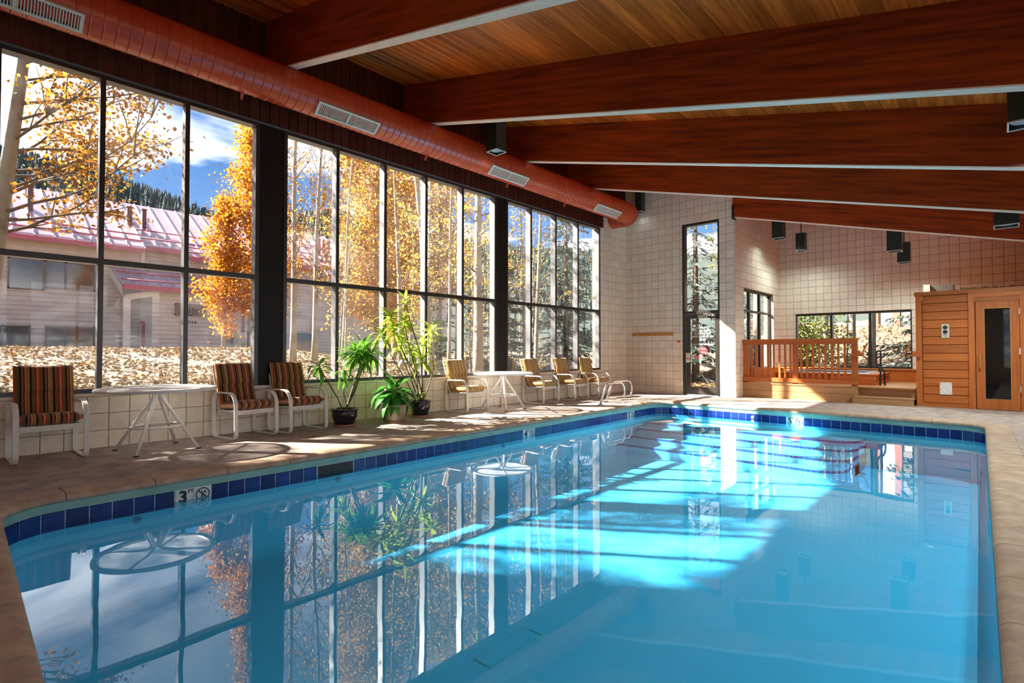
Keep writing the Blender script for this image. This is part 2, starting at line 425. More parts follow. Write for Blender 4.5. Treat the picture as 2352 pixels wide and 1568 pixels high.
class MB:
    def __init__(s):
        s.v = []; s.f = []; s.sm = []; s.mi = []

    def add(s, vs, fs, smooth=False, mi=0):
        b = len(s.v)
        s.v.extend([tuple(v) for v in vs])
        s.f.extend([tuple(b + i for i in f) for f in fs])
        s.sm.extend([smooth] * len(fs)); s.mi.extend([mi] * len(fs))
        return s

    def box(s, x0, x1, y0, y1, z0, z1, mi=0):
        return s.add([(x0, y0, z0), (x1, y0, z0), (x1, y1, z0), (x0, y1, z0), (x0, y0, z1), (x1, y0, z1), (x1, y1, z1), (x0, y1, z1)],
                     [(0, 3, 2, 1), (4, 5, 6, 7), (0, 1, 5, 4), (1, 2, 6, 5), (2, 3, 7, 6), (3, 0, 4, 7)], mi=mi)

    def obox(s, c, size, rot=None, bevel=0.0, seg=1, smooth=False, mi=0):
        bm = bmesh.new()
        bmesh.ops.create_cube(bm, size=1.0)
        bmesh.ops.scale(bm, vec=size, verts=bm.verts)
        if bevel:
            bmesh.ops.bevel(bm, geom=list(bm.edges), offset=bevel, segments=seg, affect='EDGES', profile=0.5)
        mt = Matrix.Translation(c) @ (rot.to_4x4() if rot is not None else Matrix())
        bm.transform(mt)
        bm.verts.index_update()
        s.add([v.co[:] for v in bm.verts], [[v.index for v in f.verts] for f in bm.faces], smooth, mi)
        bm.free()
        return s

    def tube(s, pts, r, n=8, closed=False, cap=True, mi=0, sx=1.0):
        pts = [Vector(p) for p in pts]
        m = len(pts)
        rr = r if isinstance(r, (list, tuple)) else [r] * m
        up = None
        rings = []
        for i in range(m):
            if closed:
                d = (pts[(i + 1) % m] - pts[i - 1])
            else:
                d = pts[min(i + 1, m - 1)] - pts[max(i - 1, 0)]
            d = d.normalized() if d.length > 1e-9 else Vector((0, 0, 1))
            if up is None:
                up = Vector((0, 0, 1)) if abs(d.z) < 0.9 else Vector((1, 0, 0))
            a = d.cross(up)
            a = a.normalized() if a.length > 1e-6 else d.orthogonal().normalized()
            b = a.cross(d).normalized()
            up = b
            rings.append([pts[i] + (a * math.cos(2 * PI * k / n) * sx + b * math.sin(2 * PI * k / n)) * rr[i] for k in range(n)])
        vs = [p for rg in rings for p in rg]
        fs = []
        for i in range(m if closed else m - 1):
            j = (i + 1) % m
            for k in range(n):
                k2 = (k + 1) % n
                fs.append((i * n + k, i * n + k2, j * n + k2, j * n + k))
        if cap and not closed:
            fs.append(tuple(range(n - 1, -1, -1)))
            fs.append(tuple((m - 1) * n + k for k in range(n)))
        return s.add(vs, fs, True, mi)

    def lathe(s, prof, n=24, c=(0, 0, 0), smooth=True, mi=0):
        vs = []; fs = []
        for (r, z) in prof:
            for k in range(n):
                a = 2 * PI * k / n
                vs.append((c[0] + r * math.cos(a), c[1] + r * math.sin(a), c[2] + z))
        m = len(prof)
        for i in range(m - 1):
            for k in range(n):
                k2 = (k + 1) % n
                fs.append((i * n + k, i * n + k2, (i + 1) * n + k2, (i + 1) * n + k))
        return s.add(vs, fs, smooth, mi)

    def sweep(s, pts, prof, closed, normal, smooth=False, mi=0):
        """profile (a along in-plane normal, b along `normal`) along a planar path"""
        nv = Vector(normal).normalized()
        pts = [Vector(p) for p in pts]
        m = len(pts); k = len(prof)
        vs = []
        for i in range(m):
            if closed:
                d = pts[(i + 1) % m] - pts[i - 1]
            else:
                d = pts[min(i + 1, m - 1)] - pts[max(0, i - 1)]
            d.normalize()
            a = d.cross(nv)
            for (pa, pb) in prof:
                vs.append(pts[i] + a * pa + nv * pb)
        fs = []
        for i in range(m if closed else m - 1):
            j = (i + 1) % m
            for q in range(k):
                q2 = (q + 1) % k
                fs.append((i * k + q, j * k + q, j * k + q2, i * k + q2))
        if not closed:
            fs.append(tuple(range(k))); fs.append(tuple((m - 1) * k + q for q in range(k - 1, -1, -1)))
        return s.add(vs, fs, smooth, mi)

    def mesh(s, name, mats):
        me = bpy.data.meshes.new(name)
        me.from_pydata(s.v, [], s.f)
        if not isinstance(mats, (list, tuple)):
            mats = [mats]
        for m in mats:
            me.materials.append(M[m] if isinstance(m, str) else m)
        me.polygons.foreach_set('use_smooth', s.sm)
        me.polygons.foreach_set('material_index', s.mi)
        me.update()
        return me

    def obj(s, name, mats, parent=None, loc=None, rot=None):
        return link(name, s.mesh(name, mats), parent, loc, rot)


def fix_normals(o):
    bm = bmesh.new(); bm.from_mesh(o.data)
    bmesh.ops.recalc_face_normals(bm, faces=bm.faces)
    bm.to_mesh(o.data); bm.free()
    return o


def quads_obj(name, V, matname, parent=None, kind=None):
    """V: (n,k,3) array of n polygons"""
    n, k = V.shape[0], V.shape[1]
    me = bpy.data.meshes.new(name)
    me.vertices.add(n * k)
    me.vertices.foreach_set('co', V.reshape(-1).astype(np.float32))
    me.loops.add(n * k)
    me.loops.foreach_set('vertex_index', np.arange(n * k, dtype=np.int32))
    me.polygons.add(n)
    me.polygons.foreach_set('loop_start', np.arange(0, n * k, k, dtype=np.int32))
    me.update(calc_edges=True)
    me.materials.append(M[matname])
    o = link(name, me, parent)
    if kind:
        o['kind'] = kind
    return o


def rounded_poly(cs, rad, seg=8):
    out = []
    n = len(cs)
    for i in range(n):
        p = Vector(cs[i]); a = Vector(cs[i - 1]); b = Vector(cs[(i + 1) % n])
        r = rad[i] if isinstance(rad, (list, tuple)) else rad
        if r <= 0:
            out.append(p); continue
        d1 = (a - p).normalized(); d2 = (b - p).normalized()
        ang = d1.angle(d2)
        t = r / math.tan(ang / 2)
        c = p + (d1 + d2).normalized() * (r / math.sin(ang / 2))
        s0 = p + d1 * t - c; s1 = p + d2 * t - c
        tot = s0.angle(s1)
        for k in range(seg + 1):
            f = k / seg
            v = (s0 * math.sin((1 - f) * tot) + s1 * math.sin(f * tot)) / math.sin(tot)
            out.append(c + v)
    return out


# ------------------------------------------------------------------ room constants
XW, YF, YB, XA = -7.79, 13.12, 16.66, -4.75     # window wall, far wall, alcove back wall, alcove corner
XR, YN = 3.0, -2.6                               # unseen right and near walls
SLOPE = 0.2585
BEAM_Z = 5.2
DEPTH = 0.72


def beam_bottom(x):
    return BEAM_Z - SLOPE * (x - XW)


def ceil_z(x):
    return beam_bottom(x) + DEPTH


# ------------------------------------------------------------------ block walls
_bc = {}


def block_mesh(w, h):
    key = (round(w, 3), round(h, 3))
    if key not in _bc:
        w, h = key
        c, d = 0.006, 0.012
        g = 0.0035
        x0, x1, z0, z1 = g, w - g, g, h - g
        mb = MB()
        mb.add([(x0, 0, z0), (x1, 0, z0), (x1, 0, z1), (x0, 0, z1),
                (x0, -d + c * .5, z0), (x1, -d + c * .5, z0), (x1, -d + c * .5, z1), (x0, -d + c * .5, z1),
                (x0 + c, -d, z0 + c), (x1 - c, -d, z0 + c), (x1 - c, -d, z1 - c), (x0 + c, -d, z1 - c)],
               [(0, 1, 5, 4), (1, 2, 6, 5), (2, 3, 7, 6), (3, 0, 4, 7), (4, 5, 9, 8), (5, 6, 10, 9), (6, 7, 11, 10), (7, 4, 8, 11), (8, 9, 10, 11)])
        _bc[key] = mb.mesh('block', 'block')
    return _bc[key]


def block_face(parent, origin, rz, u_edges, z_edges, skip, camdist, limit=300):
    """front face of a block wall: u along the wall, the face looking along local -y"""
    R = Matrix.Rotation(rz, 3, 'Z')
    items = []
    for i in range(len(u_edges) - 1):
        for j in range(len(z_edges) - 1):
            pieces = skip(u_edges[i], u_edges[i + 1], z_edges[j], z_edges[j + 1])
            for (a, b, c, d) in pieces:
                if b - a < 0.02 or d - c < 0.02:
                    continue
                p = Vector(origin) + R @ Vector((a, 0, c))
                items.append(((p - Vector(camdist)).length, p, b - a, d - c))
    items.sort(key=lambda t: t[0])
    for k, (dd, p, w, h) in enumerate(items[:limit]):
        link('block', block_mesh(w, h), parent, p, (0, 0, rz))
    if len(items) > limit:
        mb = MB()
        for (dd, p, w, h) in items[limit:]:
            me = block_mesh(w, h)
            mb.add([p + R @ v.co for v in me.vertices], [tuple(f.vertices) for f in me.polygons])
        tag(mb.obj('more_blocks', 'block', parent), kind='stuff')


def cut(holes, top=None):
    """clip a cell against rectangular openings (u0,u1,z0,z1)"""
    def f(a, b, c, d):
        cells = [(a, b, c, d)]
        for (h0, h1, g0, g1) in holes:
            nxt = []
            for (a, b, c, d) in cells:
                if b <= h0 or a >= h1 or d <= g0 or c >= g1:
                    nxt.append((a, b, c, d)); continue
                if c < g0: nxt.append((a, b, c, g0))
                if d > g1: nxt.append((a, b, g1, d))
                cc, dd = max(c, g0), min(d, g1)
                if a < h0: nxt.append((a, h0, cc, dd))
                if b > h1: nxt.append((h1, b, cc, dd))
            cells = nxt
        if top:
            cells = [q for q in cells if top((q[0] + q[1]) / 2) > q[2]]
        return cells
    return f


def grid(a, b, n):
    return [a + (b - a) * i / n for i in range(n + 1)]


B = 0.2032
CAMP = (0, 0, 1.14)

# window wall
wl = struct('wall_left')
mb = MB()
mb.box(XW - 0.25, XW, YN - .25, 11.80, -0.3, 0.625)
mb.box(XW - 0.25, XW, 11.80, YF + .25, -0.3, 5.9)
mb.box(XW - 0.25, XW, YN - .25, 11.80, 4.46, 5.9)
mb.box(XW - 0.25, XW, YN - .25, 0.27, 0.625, 4.46)  # unseen end closed solid to keep sun off the near pool floor
mb.obj('wall_core', 'grout', wl)
ue = [y for y in grid(YN + .03, YN + .03 + 71 * B, 71)]
block_face(wl, (XW, 0, 0), PI / 2, [y for y in ue if y < 11.9], [0, B, 2 * B, 3 * B], cut([(11.80, 14, 0, 1)]), CAMP)
block_face(wl, (XW, 0, 0), PI / 2, grid(YN + .03, .27, 14), [B * k for k in range(3, 23)], cut([]), CAMP)  # block facing of the unseen end added as a sun stop
block_face(wl, (XW, 0, 0), PI / 2, grid(11.80, YF, 7), [B * k for k in range(0, 25)], cut([]), CAMP)
MB().box(XW - .10, XW + .016, YN, 11.80, 0.612, 0.648).obj('sill_cap', 'block', wl)
# valance boards, upright, side by side
vb = {}
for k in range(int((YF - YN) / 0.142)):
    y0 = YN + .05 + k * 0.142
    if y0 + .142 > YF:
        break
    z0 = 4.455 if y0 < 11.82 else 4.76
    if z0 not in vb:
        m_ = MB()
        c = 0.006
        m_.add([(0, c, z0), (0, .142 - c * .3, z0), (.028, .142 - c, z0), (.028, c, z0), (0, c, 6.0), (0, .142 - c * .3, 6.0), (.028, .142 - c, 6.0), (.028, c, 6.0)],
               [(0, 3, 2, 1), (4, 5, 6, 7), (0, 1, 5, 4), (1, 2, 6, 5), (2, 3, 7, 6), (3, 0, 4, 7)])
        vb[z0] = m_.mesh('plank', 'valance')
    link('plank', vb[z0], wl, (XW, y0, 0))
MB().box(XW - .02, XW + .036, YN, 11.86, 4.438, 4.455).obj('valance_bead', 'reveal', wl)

# posts between window groups
for i, (y0, y1) in enumerate([(2.976, 3.382), (7.834, 8.196)]):
    s_ = struct('trim_%d' % (i + 1))
    MB().box(XW - .16, XW - .004, y0, y1, 0.64, 4.45).obj('post', 'post', s_)
    MB().box(XW - .17, XW + .004, y0 - .012, y0 + .012, 0.64, 4.45).obj('edge_strip', 'frame', s_)
    MB().box(XW - .17, XW + .004, y1 - .012, y1 + .012, 0.64, 4.45).obj('edge_strip', 'frame', s_)

GX = XW - 0.125


G1 = [0.3, 1.197, 2.086, 2.976]
G2 = [3.382, 4.224, 5.121, 6.007, 6.914, 7.834]
G3 = [8.196, 8.988, 9.899, 10.806, 11.773]

def group_windows(start, g):
    """one structure per bay; the jamb on its left belongs to it, the last bay also owns the closing jamb"""
    n = start
    zt, zb, zm, w = 4.435, 0.650, 2.205, 0.026
    for i, (y0, y1) in enumerate(zip(g[:-1], g[1:])):
        n += 1
        s_ = struct('window_%d' % n)

        def bar(name, ya, yb, za, zb_, horiz):
            m_ = MB()
            m_.box(XW - .010, XW + .006, ya, yb, za, zb_, 0)
            e = 0.006
            if horiz:
                m_.box(XW - .15, XW - .010, ya, yb, za + e, zb_ - e, 1)
            else:
                m_.box(XW - .15, XW - .010, ya + e, yb - e, za, zb_, 1)
            return m_.obj(name, ['frame', 'reveal'], s_)
        bar('jamb', y0 - w, y0 + w, zb, zt, False)
        if i == len(g) - 2:
            bar('jamb', y1 - w, y1 + w, zb, zt, False)
        bar('head', y0 + w, y1 - w, zt - .045, zt, True)
        bar('transom', y0 + w, y1 - w, zm - .034, zm + .034, True)
        bar('sill', y0 + w, y1 - w, zb, zb + .05, True)
        MB().box(GX - .003, GX + .003, y0 + w - .004, y1 - w + .004, zm + .03, zt - .04).obj('pane', 'glass', s_)
        MB().box(GX - .003, GX + .003, y0 + w - .004, y1 - w + .004, zb + .045, zm - .03).obj('pane', 'glass', s_)
    return n


nwin = group_windows(0, G1)
nwin = group_windows(nwin, G2)
nwin = group_windows(nwin, G3)

# far wall with the tall glazed door
DX0, DX1, DZ = -6.10, -5.125, 4.47
wf = struct('wall_far')
mb = MB()
mb.box(XW, DX0, YF, YF + .25, -.3, 6.0)
mb.box(DX1, XA, YF, YF + .25, -.3, 6.0)
mb.box(DX0, DX1, YF, YF + .25, DZ, 6.0)
mb.obj('wall_core', 'grout', wf)
block_face(wf, (0, YF, 0), 0, grid(XW, XA, 15), [B * k for k in range(0, 30)], cut([(DX0, DX1, 0, DZ)], lambda x: ceil_z(x) + .05), CAMP)

# alcove side wall with a three light window
wa = struct('wall_alcove')
SY0, SY1, SZ0, SZ1 = 13.72, 16.08, 0.66, 2.75
mb = MB()
mb.box(XA - .25, XA, YF + .25, SY0, -.3, 5.3)
mb.box(XA - .25, XA, SY1, YB + .25, -.3, 5.3)
mb.box(XA - .25, XA, SY0, SY1, -.3, SZ0)
mb.box(XA - .25, XA, SY0, SY1, SZ1, 5.3)
mb.obj('wall_core', 'grout', wa)
block_face(wa, (XA, 0, 0), PI / 2, grid(YF - .01, YB, 9), [0.197 * k for k in range(0, 27)], cut([(SY0, SY1, SZ0, SZ1)]), CAMP)
sw = struct('window_%d' % (nwin + 1)); nwin += 1
ys = [SY0, 14.42, 15.22, SY1]
for i, (a, b) in enumerate(zip(ys[:-1], ys[1:])):
    w = 0.03
    for (za, zb_) in ((SZ0 + .04, 2.17), (2.23, SZ1 - .04)):
        MB().box(XA - .13, XA - .124, a, b, za, zb_).obj('pane', 'glass', sw)
for k, y in enumerate(ys):
    w = 0.045 if k == 1 else 0.025
    MB().box(XA - .145, XA - .085, y - w, y + w, SZ0, SZ1).obj('mullion', 'frame', sw)
for z in (SZ0 + .02, 2.20, SZ1 - .02):
    MB().box(XA - .143, XA - .087, SY0, SY1, z - .03, z + .03).obj('rail', 'frame', sw)

# alcove back wall with a wide low window
wb = struct('wall_back')
BX0, BX1, BZ0, BZ1 = -4.31, -1.63, 0.68, 2.205
mb = MB()
mb.box(XA - .25, BX0, YB, YB + .25, -.3, 5.3)
mb.box(BX1, XR + .25, YB, YB + .25, -.3, 5.0)
mb.box(BX0, BX1, YB, YB + .25, -.3, BZ0)
mb.box(BX0, BX1, YB, YB + .25, BZ1, 5.3)
mb.obj('wall_core', 'grout', wb)
block_face(wb, (0, YB, 0), 0, [XA + .1937 * k for k in range(0, 28)], [.60 + .1965 * k for k in range(0, 24)],
           cut([(BX0, BX1, BZ0, BZ1)], lambda x: ceil_z(x) + .05), (-2, 10, 2.2))
bw = struct('window_%d' % (nwin + 1)); nwin += 1
xs = [BX0, -3.42, -2.52, BX1]
for a, b in zip(xs[:-1], xs[1:]):
    MB().box(a, b, YB + .124, YB + .13, BZ0 + .03, BZ1 - .03).obj('pane', 'glass', bw)
for x in xs:
    MB().box(x - .03, x + .03, YB + .015, YB + .18, BZ0, BZ1).obj('mullion', 'frame', bw)
for z in (BZ0 + .025, BZ1 - .025):
    MB().box(BX0, BX1, YB + .02, YB + .175, z - .03, z + .03).obj('rail', 'frame', bw)

# the two walls the camera has its back to: right windows enlarged, near window added, all unseen, to brighten the hall
wr = struct('wall_right')
RW = [(-1.9, 1.0), (1.4, 4.4), (4.8, 7.8), (8.2, 11.2)]
mb = MB()
ed = YN - .25
for a, b in RW:
    mb.box(XR, XR + .25, ed, a, -.3, 4.2)
    mb.box(XR, XR + .25, a, b, -.3, 0.25)
    mb.box(XR, XR + .25, a, b, 3.02, 4.2)
    ed = b
mb.box(XR, XR + .25, ed, YB + .25, -.3, 4.2)
mb.obj('wall_core', 'block', wr)
for a, b in RW:
    s_ = struct('window_%d' % (nwin + 1)); nwin += 1
    MB().box(XR + .12, XR + .126, a, b, .25, 3.02).obj('pane', 'glass', s_)
    for y in grid(a, b, 3):
        MB().box(XR + .04, XR + .18, y - .03, y + .03, .25, 3.02).obj('mullion', 'frame', s_)
wn = struct('wall_near')
mb = MB()
mb.box(XW - .25, 0.1, YN - .25, YN, -.3, 6.0)
mb.box(2.85, XR + .25, YN - .25, YN, -.3, 6.0)
mb.box(0.1, 2.85, YN - .25, YN, -.3, .45)
mb.box(0.1, 2.85, YN - .25, YN, 2.9, 6.0)
mb.obj('wall_core', 'block', wn)
s_ = struct('window_%d' % (nwin + 1)); nwin += 1  # unseen window added so sun bounces in from behind the camera
MB().box(.1, 2.85, YN - .12, YN - .114, .45, 2.9).obj('pane', 'glass', s_)
for x in grid(.1, 2.85, 3):
    MB().box(x - .03, x + .03, YN - .18, YN - .04, .45, 2.9).obj('mullion', 'frame', s_)

# ------------------------------------------------------------------ ceiling: planks over sloping beams
ce = struct('ceiling')
CA = math.atan(SLOPE)
pw = 0.1765
zc = {}
c = 0.007
for (ya, yb) in ((YN - .25, YB + .25),):
    m_ = MB()
    m_.add([(c, ya, 0), (pw - c, ya, 0), (pw, ya, c * 1.3), (0, ya, c * 1.3), (c, yb, 0), (pw - c, yb, 0), (pw, yb, c * 1.3), (0, yb, c * 1.3),
            (0, ya, .04), (pw, ya, .04), (0, yb, .04), (pw, yb, .04)],
           [(0, 1, 5, 4), (1, 2, 6, 5), (3, 0, 4, 7), (2, 9, 11, 6), (8, 3, 7, 10), (9, 8, 10, 11), (0, 3, 8, 9, 2, 1), (4, 5, 6, 11, 10, 7)])
    pm = m_.mesh('plank', 'plank')
npl = int((XR + .25 - (XW - .25)) / math.cos(CA) / pw) + 1
for k in range(npl):
    s = k * pw
    x = XW - .25 + s * math.cos(CA)
    link('plank', pm, ce, (x, 0, ceil_z(XW - .25) - s * math.sin(CA)), (0, CA, 0))
mb = MB()
xa, xb = XW - .26, XR + .3
za, zb_ = ceil_z(xa) + .03, ceil_z(xb) + .03
mb.add([(xa, YN - .3, za), (xb, YN - .3, zb_), (xb, YB + .3, zb_), (xa, YB + .3, za), (xa, YN - .3, za + .4), (xb, YN - .3, zb_ + .4), (xb, YB + .3, zb_ + .4), (xa, YB + .3, za + .4)],
       [(0, 3, 2, 1), (4, 5, 6, 7), (0, 1, 5, 4), (1, 2, 6, 5), (2, 3, 7, 6), (3, 0, 4, 7)])
mb.obj('roof_slab', 'roof', ce)


def beam(y0, y1, x0, x1):
    mb = MB()
    d = 0.012
    mb.add([(x0, y0, beam_bottom(x0) + d), (x1, y0, beam_bottom(x1) + d), (x1, y0, ceil_z(x1)), (x0, y0, ceil_z(x0)),
            (x0, y1, beam_bottom(x0) + d), (x1, y1, beam_bottom(x1) + d), (x1, y1, ceil_z(x1)), (x0, y1, ceil_z(x0))],
           [(0, 1, 2, 3), (5, 4, 7, 6), (0, 4, 5, 1), (4, 0, 3, 7), (1, 5, 6, 2), (3, 2, 6, 7)])
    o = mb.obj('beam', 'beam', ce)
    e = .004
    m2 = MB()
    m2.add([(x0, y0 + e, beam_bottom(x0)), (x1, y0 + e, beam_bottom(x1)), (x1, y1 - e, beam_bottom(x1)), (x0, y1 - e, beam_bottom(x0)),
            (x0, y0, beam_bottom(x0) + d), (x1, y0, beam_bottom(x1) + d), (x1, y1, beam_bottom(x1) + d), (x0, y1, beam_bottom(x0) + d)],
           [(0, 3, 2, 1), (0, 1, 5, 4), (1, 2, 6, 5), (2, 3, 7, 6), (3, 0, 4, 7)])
    m2.obj('lit_soffit', 'beamlit', o)  # pale strip stands in for light on the beam bottom


for yb in (-1.79, 0.63, 3.05, 5.49, 7.92, 10.35):
    beam(yb, yb + .13, XW + .03, XR)
beam(YF - .16, YF - .03, XA + .02, XR)
MB().box(XA + .0, XA + .06, YF - .17, YF - .02, beam_bottom(XA) - .05, beam_bottom(XA) + .30).obj('beam_hanger', 'black', ce)

# ------------------------------------------------------------------ pool, coping, deck
PC = [(-5.50, .235), (.065, .205), (-.165, 11.07), (-5.77, 11.16)]
ring = [Vector((p.x, p.y, 0)) for p in rounded_poly([(x, y, 0) for x, y in PC], [.42, .25, .36, .42], 10)]


class Loop:
    def __init__(s, pts):
        s.p = pts; s.n = len(pts)
        s.l = [0.0]
        for i in range(s.n):
            s.l.append(s.l[-1] + (pts[(i + 1) % s.n] - pts[i]).length)
        s.len = s.l[-1]

    def at(s, t):
        t = t % s.len
        for i in range(s.n):
            if t <= s.l[i + 1]:
                a, b = s.p[i], s.p[(i + 1) % s.n]
                f = (t - s.l[i]) / max(1e-9, s.l[i + 1] - s.l[i])
                # smooth normal
                return a.lerp(b, f)
        return s.p[0]

    def nrm(s, t):
        d = s.at(t + .01) - s.at(t - .01)
        d.normalize()
        return Vector((d.y, -d.x, 0))       # outward for a counter-clockwise loop


lp = Loop(ring)


def off(d):
    out = []
    n = len(ring)
    for i in range(n):
        e1 = (ring[i] - ring[i - 1]).normalized(); e2 = (ring[(i + 1) % n] - ring[i]).normalized()
        dd = (e1 + e2).normalized()
        out.append(ring[i] + Vector((dd.y, -dd.x, 0)) * d)
    return out


WL = -0.235
pool = thing('swimming_pool', 'long turquoise indoor swimming pool with blue tile band', 'pool')
# basin: walls, coved foot, floor
prof = [(0.0, -.05), (0.0, -.66), (-.03, -.78), (-.09, -.86), (-.19, -.90)]
mb = MB()
rings_ = [off(o_) for o_, z in prof]
n = len(ring)
vs_ = []
for (o_, z), rg in zip(prof, rings_):
    vs_ += [(p.x, p.y, z) for p in rg]
fs_ = []
for i in range(len(prof) - 1):
    for k in range(n):
        k2 = (k + 1) % n
        fs_.append((i * n + k, i * n + k2, (i + 1) * n + k2, (i + 1) * n + k))
mb.add(vs_, fs_, True)
mb.add([(p.x, p.y, -.90) for p in rings_[-1]], [tuple(range(n))])
mb.obj('basin', 'plaster', pool)
# water
o = MB().add([(p.x, p.y, WL) for p in off(-.004)], [tuple(range(n))]).obj('pool_water', 'water')
tag(o, 'still clear turquoise water filling the swimming pool', 'water', kind='stuff')

# coping stones, each its own piece
cn_ = round(lp.len / 0.61)
cl = lp.len / cn_
cprof = [(.27, .002), (.262, .003), (.03, .003), (.0, -.006), (-.020, -.024), (-.026, -.05), (-.012, -.066), (.262, -.066), (.27, -.064)]
for k in range(cn_):
    t0, t1 = k * cl + .003, (k + 1) * cl - .003
    m_ = MB()
    sg = 5
    vs_ = []
    for j in range(sg + 1):
        t = t0 + (t1 - t0) * j / sg
        p, nn = lp.at(t), lp.nrm(t)
        for (a, z) in cprof:
            q = p + nn * a
            vs_.append((q.x, q.y, z))
    q_ = len(cprof)
    fs_ = [(j * q_ + i, j * q_ + (i + 1) % q_, (j + 1) * q_ + (i + 1) % q_, (j + 1) * q_ + i) for j in range(sg) for i in range(q_)]
    m_.add(vs_, fs_, True)
    m_.add(vs_[:q_], [tuple(range(q_ - 1, -1, -1))])
    m_.add(vs_[sg * q_:], [tuple(range(q_))])
    fix_normals(m_.obj('coping_stone', 'coping', pool))
# bond beam under the coping and the grout bed behind the tiles
for nm, z0, z1, o_, mt_ in (('bond_beam', -.13, -.066, -.006, 'bond'), ('tile_bed', -.285, -.13, -.001, 'tilegrout')):
    rg = off(o_)
    m_ = MB().add([(p.x, p.y, z0) for p in rg] + [(p.x, p.y, z1) for p in rg], [(k, (k + 1) % n, n + (k + 1) % n, n + k) for k in range(n)], True)
    m_.obj(nm, mt_, pool)


def t_near(x, y):
    best = min((((lp.at(i * .02) - Vector((x, y, 0))).length, i * .02) for i in range(int(lp.len / .02))), key=lambda q: q[0])
    return best[1]


tn = round(lp.len / .1535)
tl = lp.len / tn
marks = {}      # tile index -> kind
for nm, (x, y) in (('3', (-5.55, 1.61)), ('4', (-5.65, 6.51)), ('5', (-5.74, 9.85)), ('5far', (-2.79, 11.1))):
    kk = int(t_near(x, y) / tl)
    marks[kk] = nm; marks[kk + 1] = nm
ts = t_near(-5.59, 3.03)
ks = int(ts / tl)
skim = {ks - 1, ks, ks + 1}
for k in range(tn):
    if k in skim:
        continue
    t0, t1 = k * tl + .003, (k + 1) * tl - .003
    m_ = MB()
    a, b = lp.at(t0), lp.at(t1)
    na, nb_ = lp.nrm(t0), lp.nrm(t1)
    z0, z1, dpt, cc = -.282, -.134, .007, .004
    zc_, zd = z0 + cc, z1 - cc
    d_ = (b - a).normalized() * cc
    A0, B0 = a - na * .0005, b - nb_ * .0005
    A1, B1 = a - na * dpt + d_, b - nb_ * dpt - d_
    m_.add([(A0.x, A0.y, z0), (B0.x, B0.y, z0), (B0.x, B0.y, z1), (A0.x, A0.y, z1), (A1.x, A1.y, zc_), (B1.x, B1.y, zc_), (B1.x, B1.y, zd), (A1.x, A1.y, zd)],
           [(4, 7, 6, 5), (0, 4, 5, 1), (1, 5, 6, 2), (2, 6, 7, 3), (3, 7, 4, 0)])
    fix_normals(m_.obj('depth_marker_tile' if k in marks else 'tile', 'tilewhite' if k in marks else 'tile', pool))
# skimmer mouth
m_ = MB()
t0, t1 = (ks - 1) * tl + .01, (ks + 2) * tl - .01
a, b, nn = lp.at(t0), lp.at(t1), lp.nrm((t0 + t1) / 2)
a2, b2 = a + nn * .2, b + nn * .2
for za, zb_ in ((-.28, -.14),):
    m_.add([(a.x, a.y, za), (b.x, b.y, za), (b.x, b.y, zb_), (a.x, a.y, zb_), (a2.x, a2.y, za), (b2.x, b2.y, za), (b2.x, b2.y, zb_), (a2.x, a2.y, zb_)],
           [(0, 4, 5, 1), (3, 2, 6, 7), (4, 7, 6, 5), (0, 3, 7, 4), (1, 5, 6, 2)])
m_.add([(p.x - nn.x * .004, p.y - nn.y * .004, z) for p in (a, b) for z in (-.28, -.14)], [(0, 1, 3, 2)])
m_.obj('skimmer_mouth', 'slot', pool)


def text(name, body, size, loc, mtx, mt_, parent, ex=.0008, align='CENTER', sx=1.0, bold=0.0):
    cu = bpy.data.curves.new(name, 'FONT')
    cu.body = body
    cu.size = size
    cu.extrude = ex
    cu.offset = bold
    cu.align_x = align
    cu.align_y = 'CENTER'
    cu.resolution_u = 3
    cu.materials.append(M[mt_])
    tmp = link(name + '_outline', cu)
    me = bpy.data.meshes.new_from_object(tmp.evaluated_get(bpy.context.evaluated_depsgraph_get()))
    bpy.data.objects.remove(tmp)
    me.name = name
    o = link(name, me, parent)
    o.matrix_local = Matrix.Translation(loc) @ mtx.to_4x4() @ Matrix.Diagonal((sx, 1, 1, 1))
    return o


def wall_frame(nrm):
    """columns: text right, text up, towards the viewer"""
    z = Vector(nrm).normalized()
    y = Vector((0, 0, 1))
    x = y.cross(z)
    return Matrix((x, y, z)).transposed()


def no_diving(center, nrm, r, parent):
    Rm = wall_frame(nrm)
    mb = MB()
    pts = [(r * math.cos(2 * PI * k / 28), r * math.sin(2 * PI * k / 28), 0) for k in range(28)]
    mb.tube(pts, r * .085, 5, closed=True)
    def bar(p, q, w):
        p, q = Vector((p[0], p[1], 0)) * r, Vector((q[0], q[1], 0)) * r
        d = (q - p).normalized(); e = Vector((-d.y, d.x, 0)) * w * r
        h = Vector((0, 0, .0015))
        mb.add([p - e, q - e, q + e, p + e, p - e + h, q - e + h, q + e + h, p + e + h], [(4, 5, 6, 7), (0, 1, 5, 4), (1, 2, 6, 5), (2, 3, 7, 6), (3, 0, 4, 7)])
    bar((-.7, .7), (.7, -.7), .10)
    bar((.42, .55), (-.12, -.2), .09)     # diver's body
    bar((-.12, -.2), (-.25, -.62), .07)
    bar((-.12, -.2), (.12, -.58), .06)
    bar((.3, .3), (.66, .12), .05)
    mb.add([(.40 * r + .12 * r * math.cos(a_) - .5 * r, .55 * r + .12 * r * math.sin(a_), .0015) for a_ in [2 * PI * k / 10 for k in range(10)]], [tuple(range(10))])
    o = mb.obj('no_diving_symbol', 'blackprint', parent)
    o.matrix_local = Matrix.Translation(center) @ Rm.to_4x4()
    return o


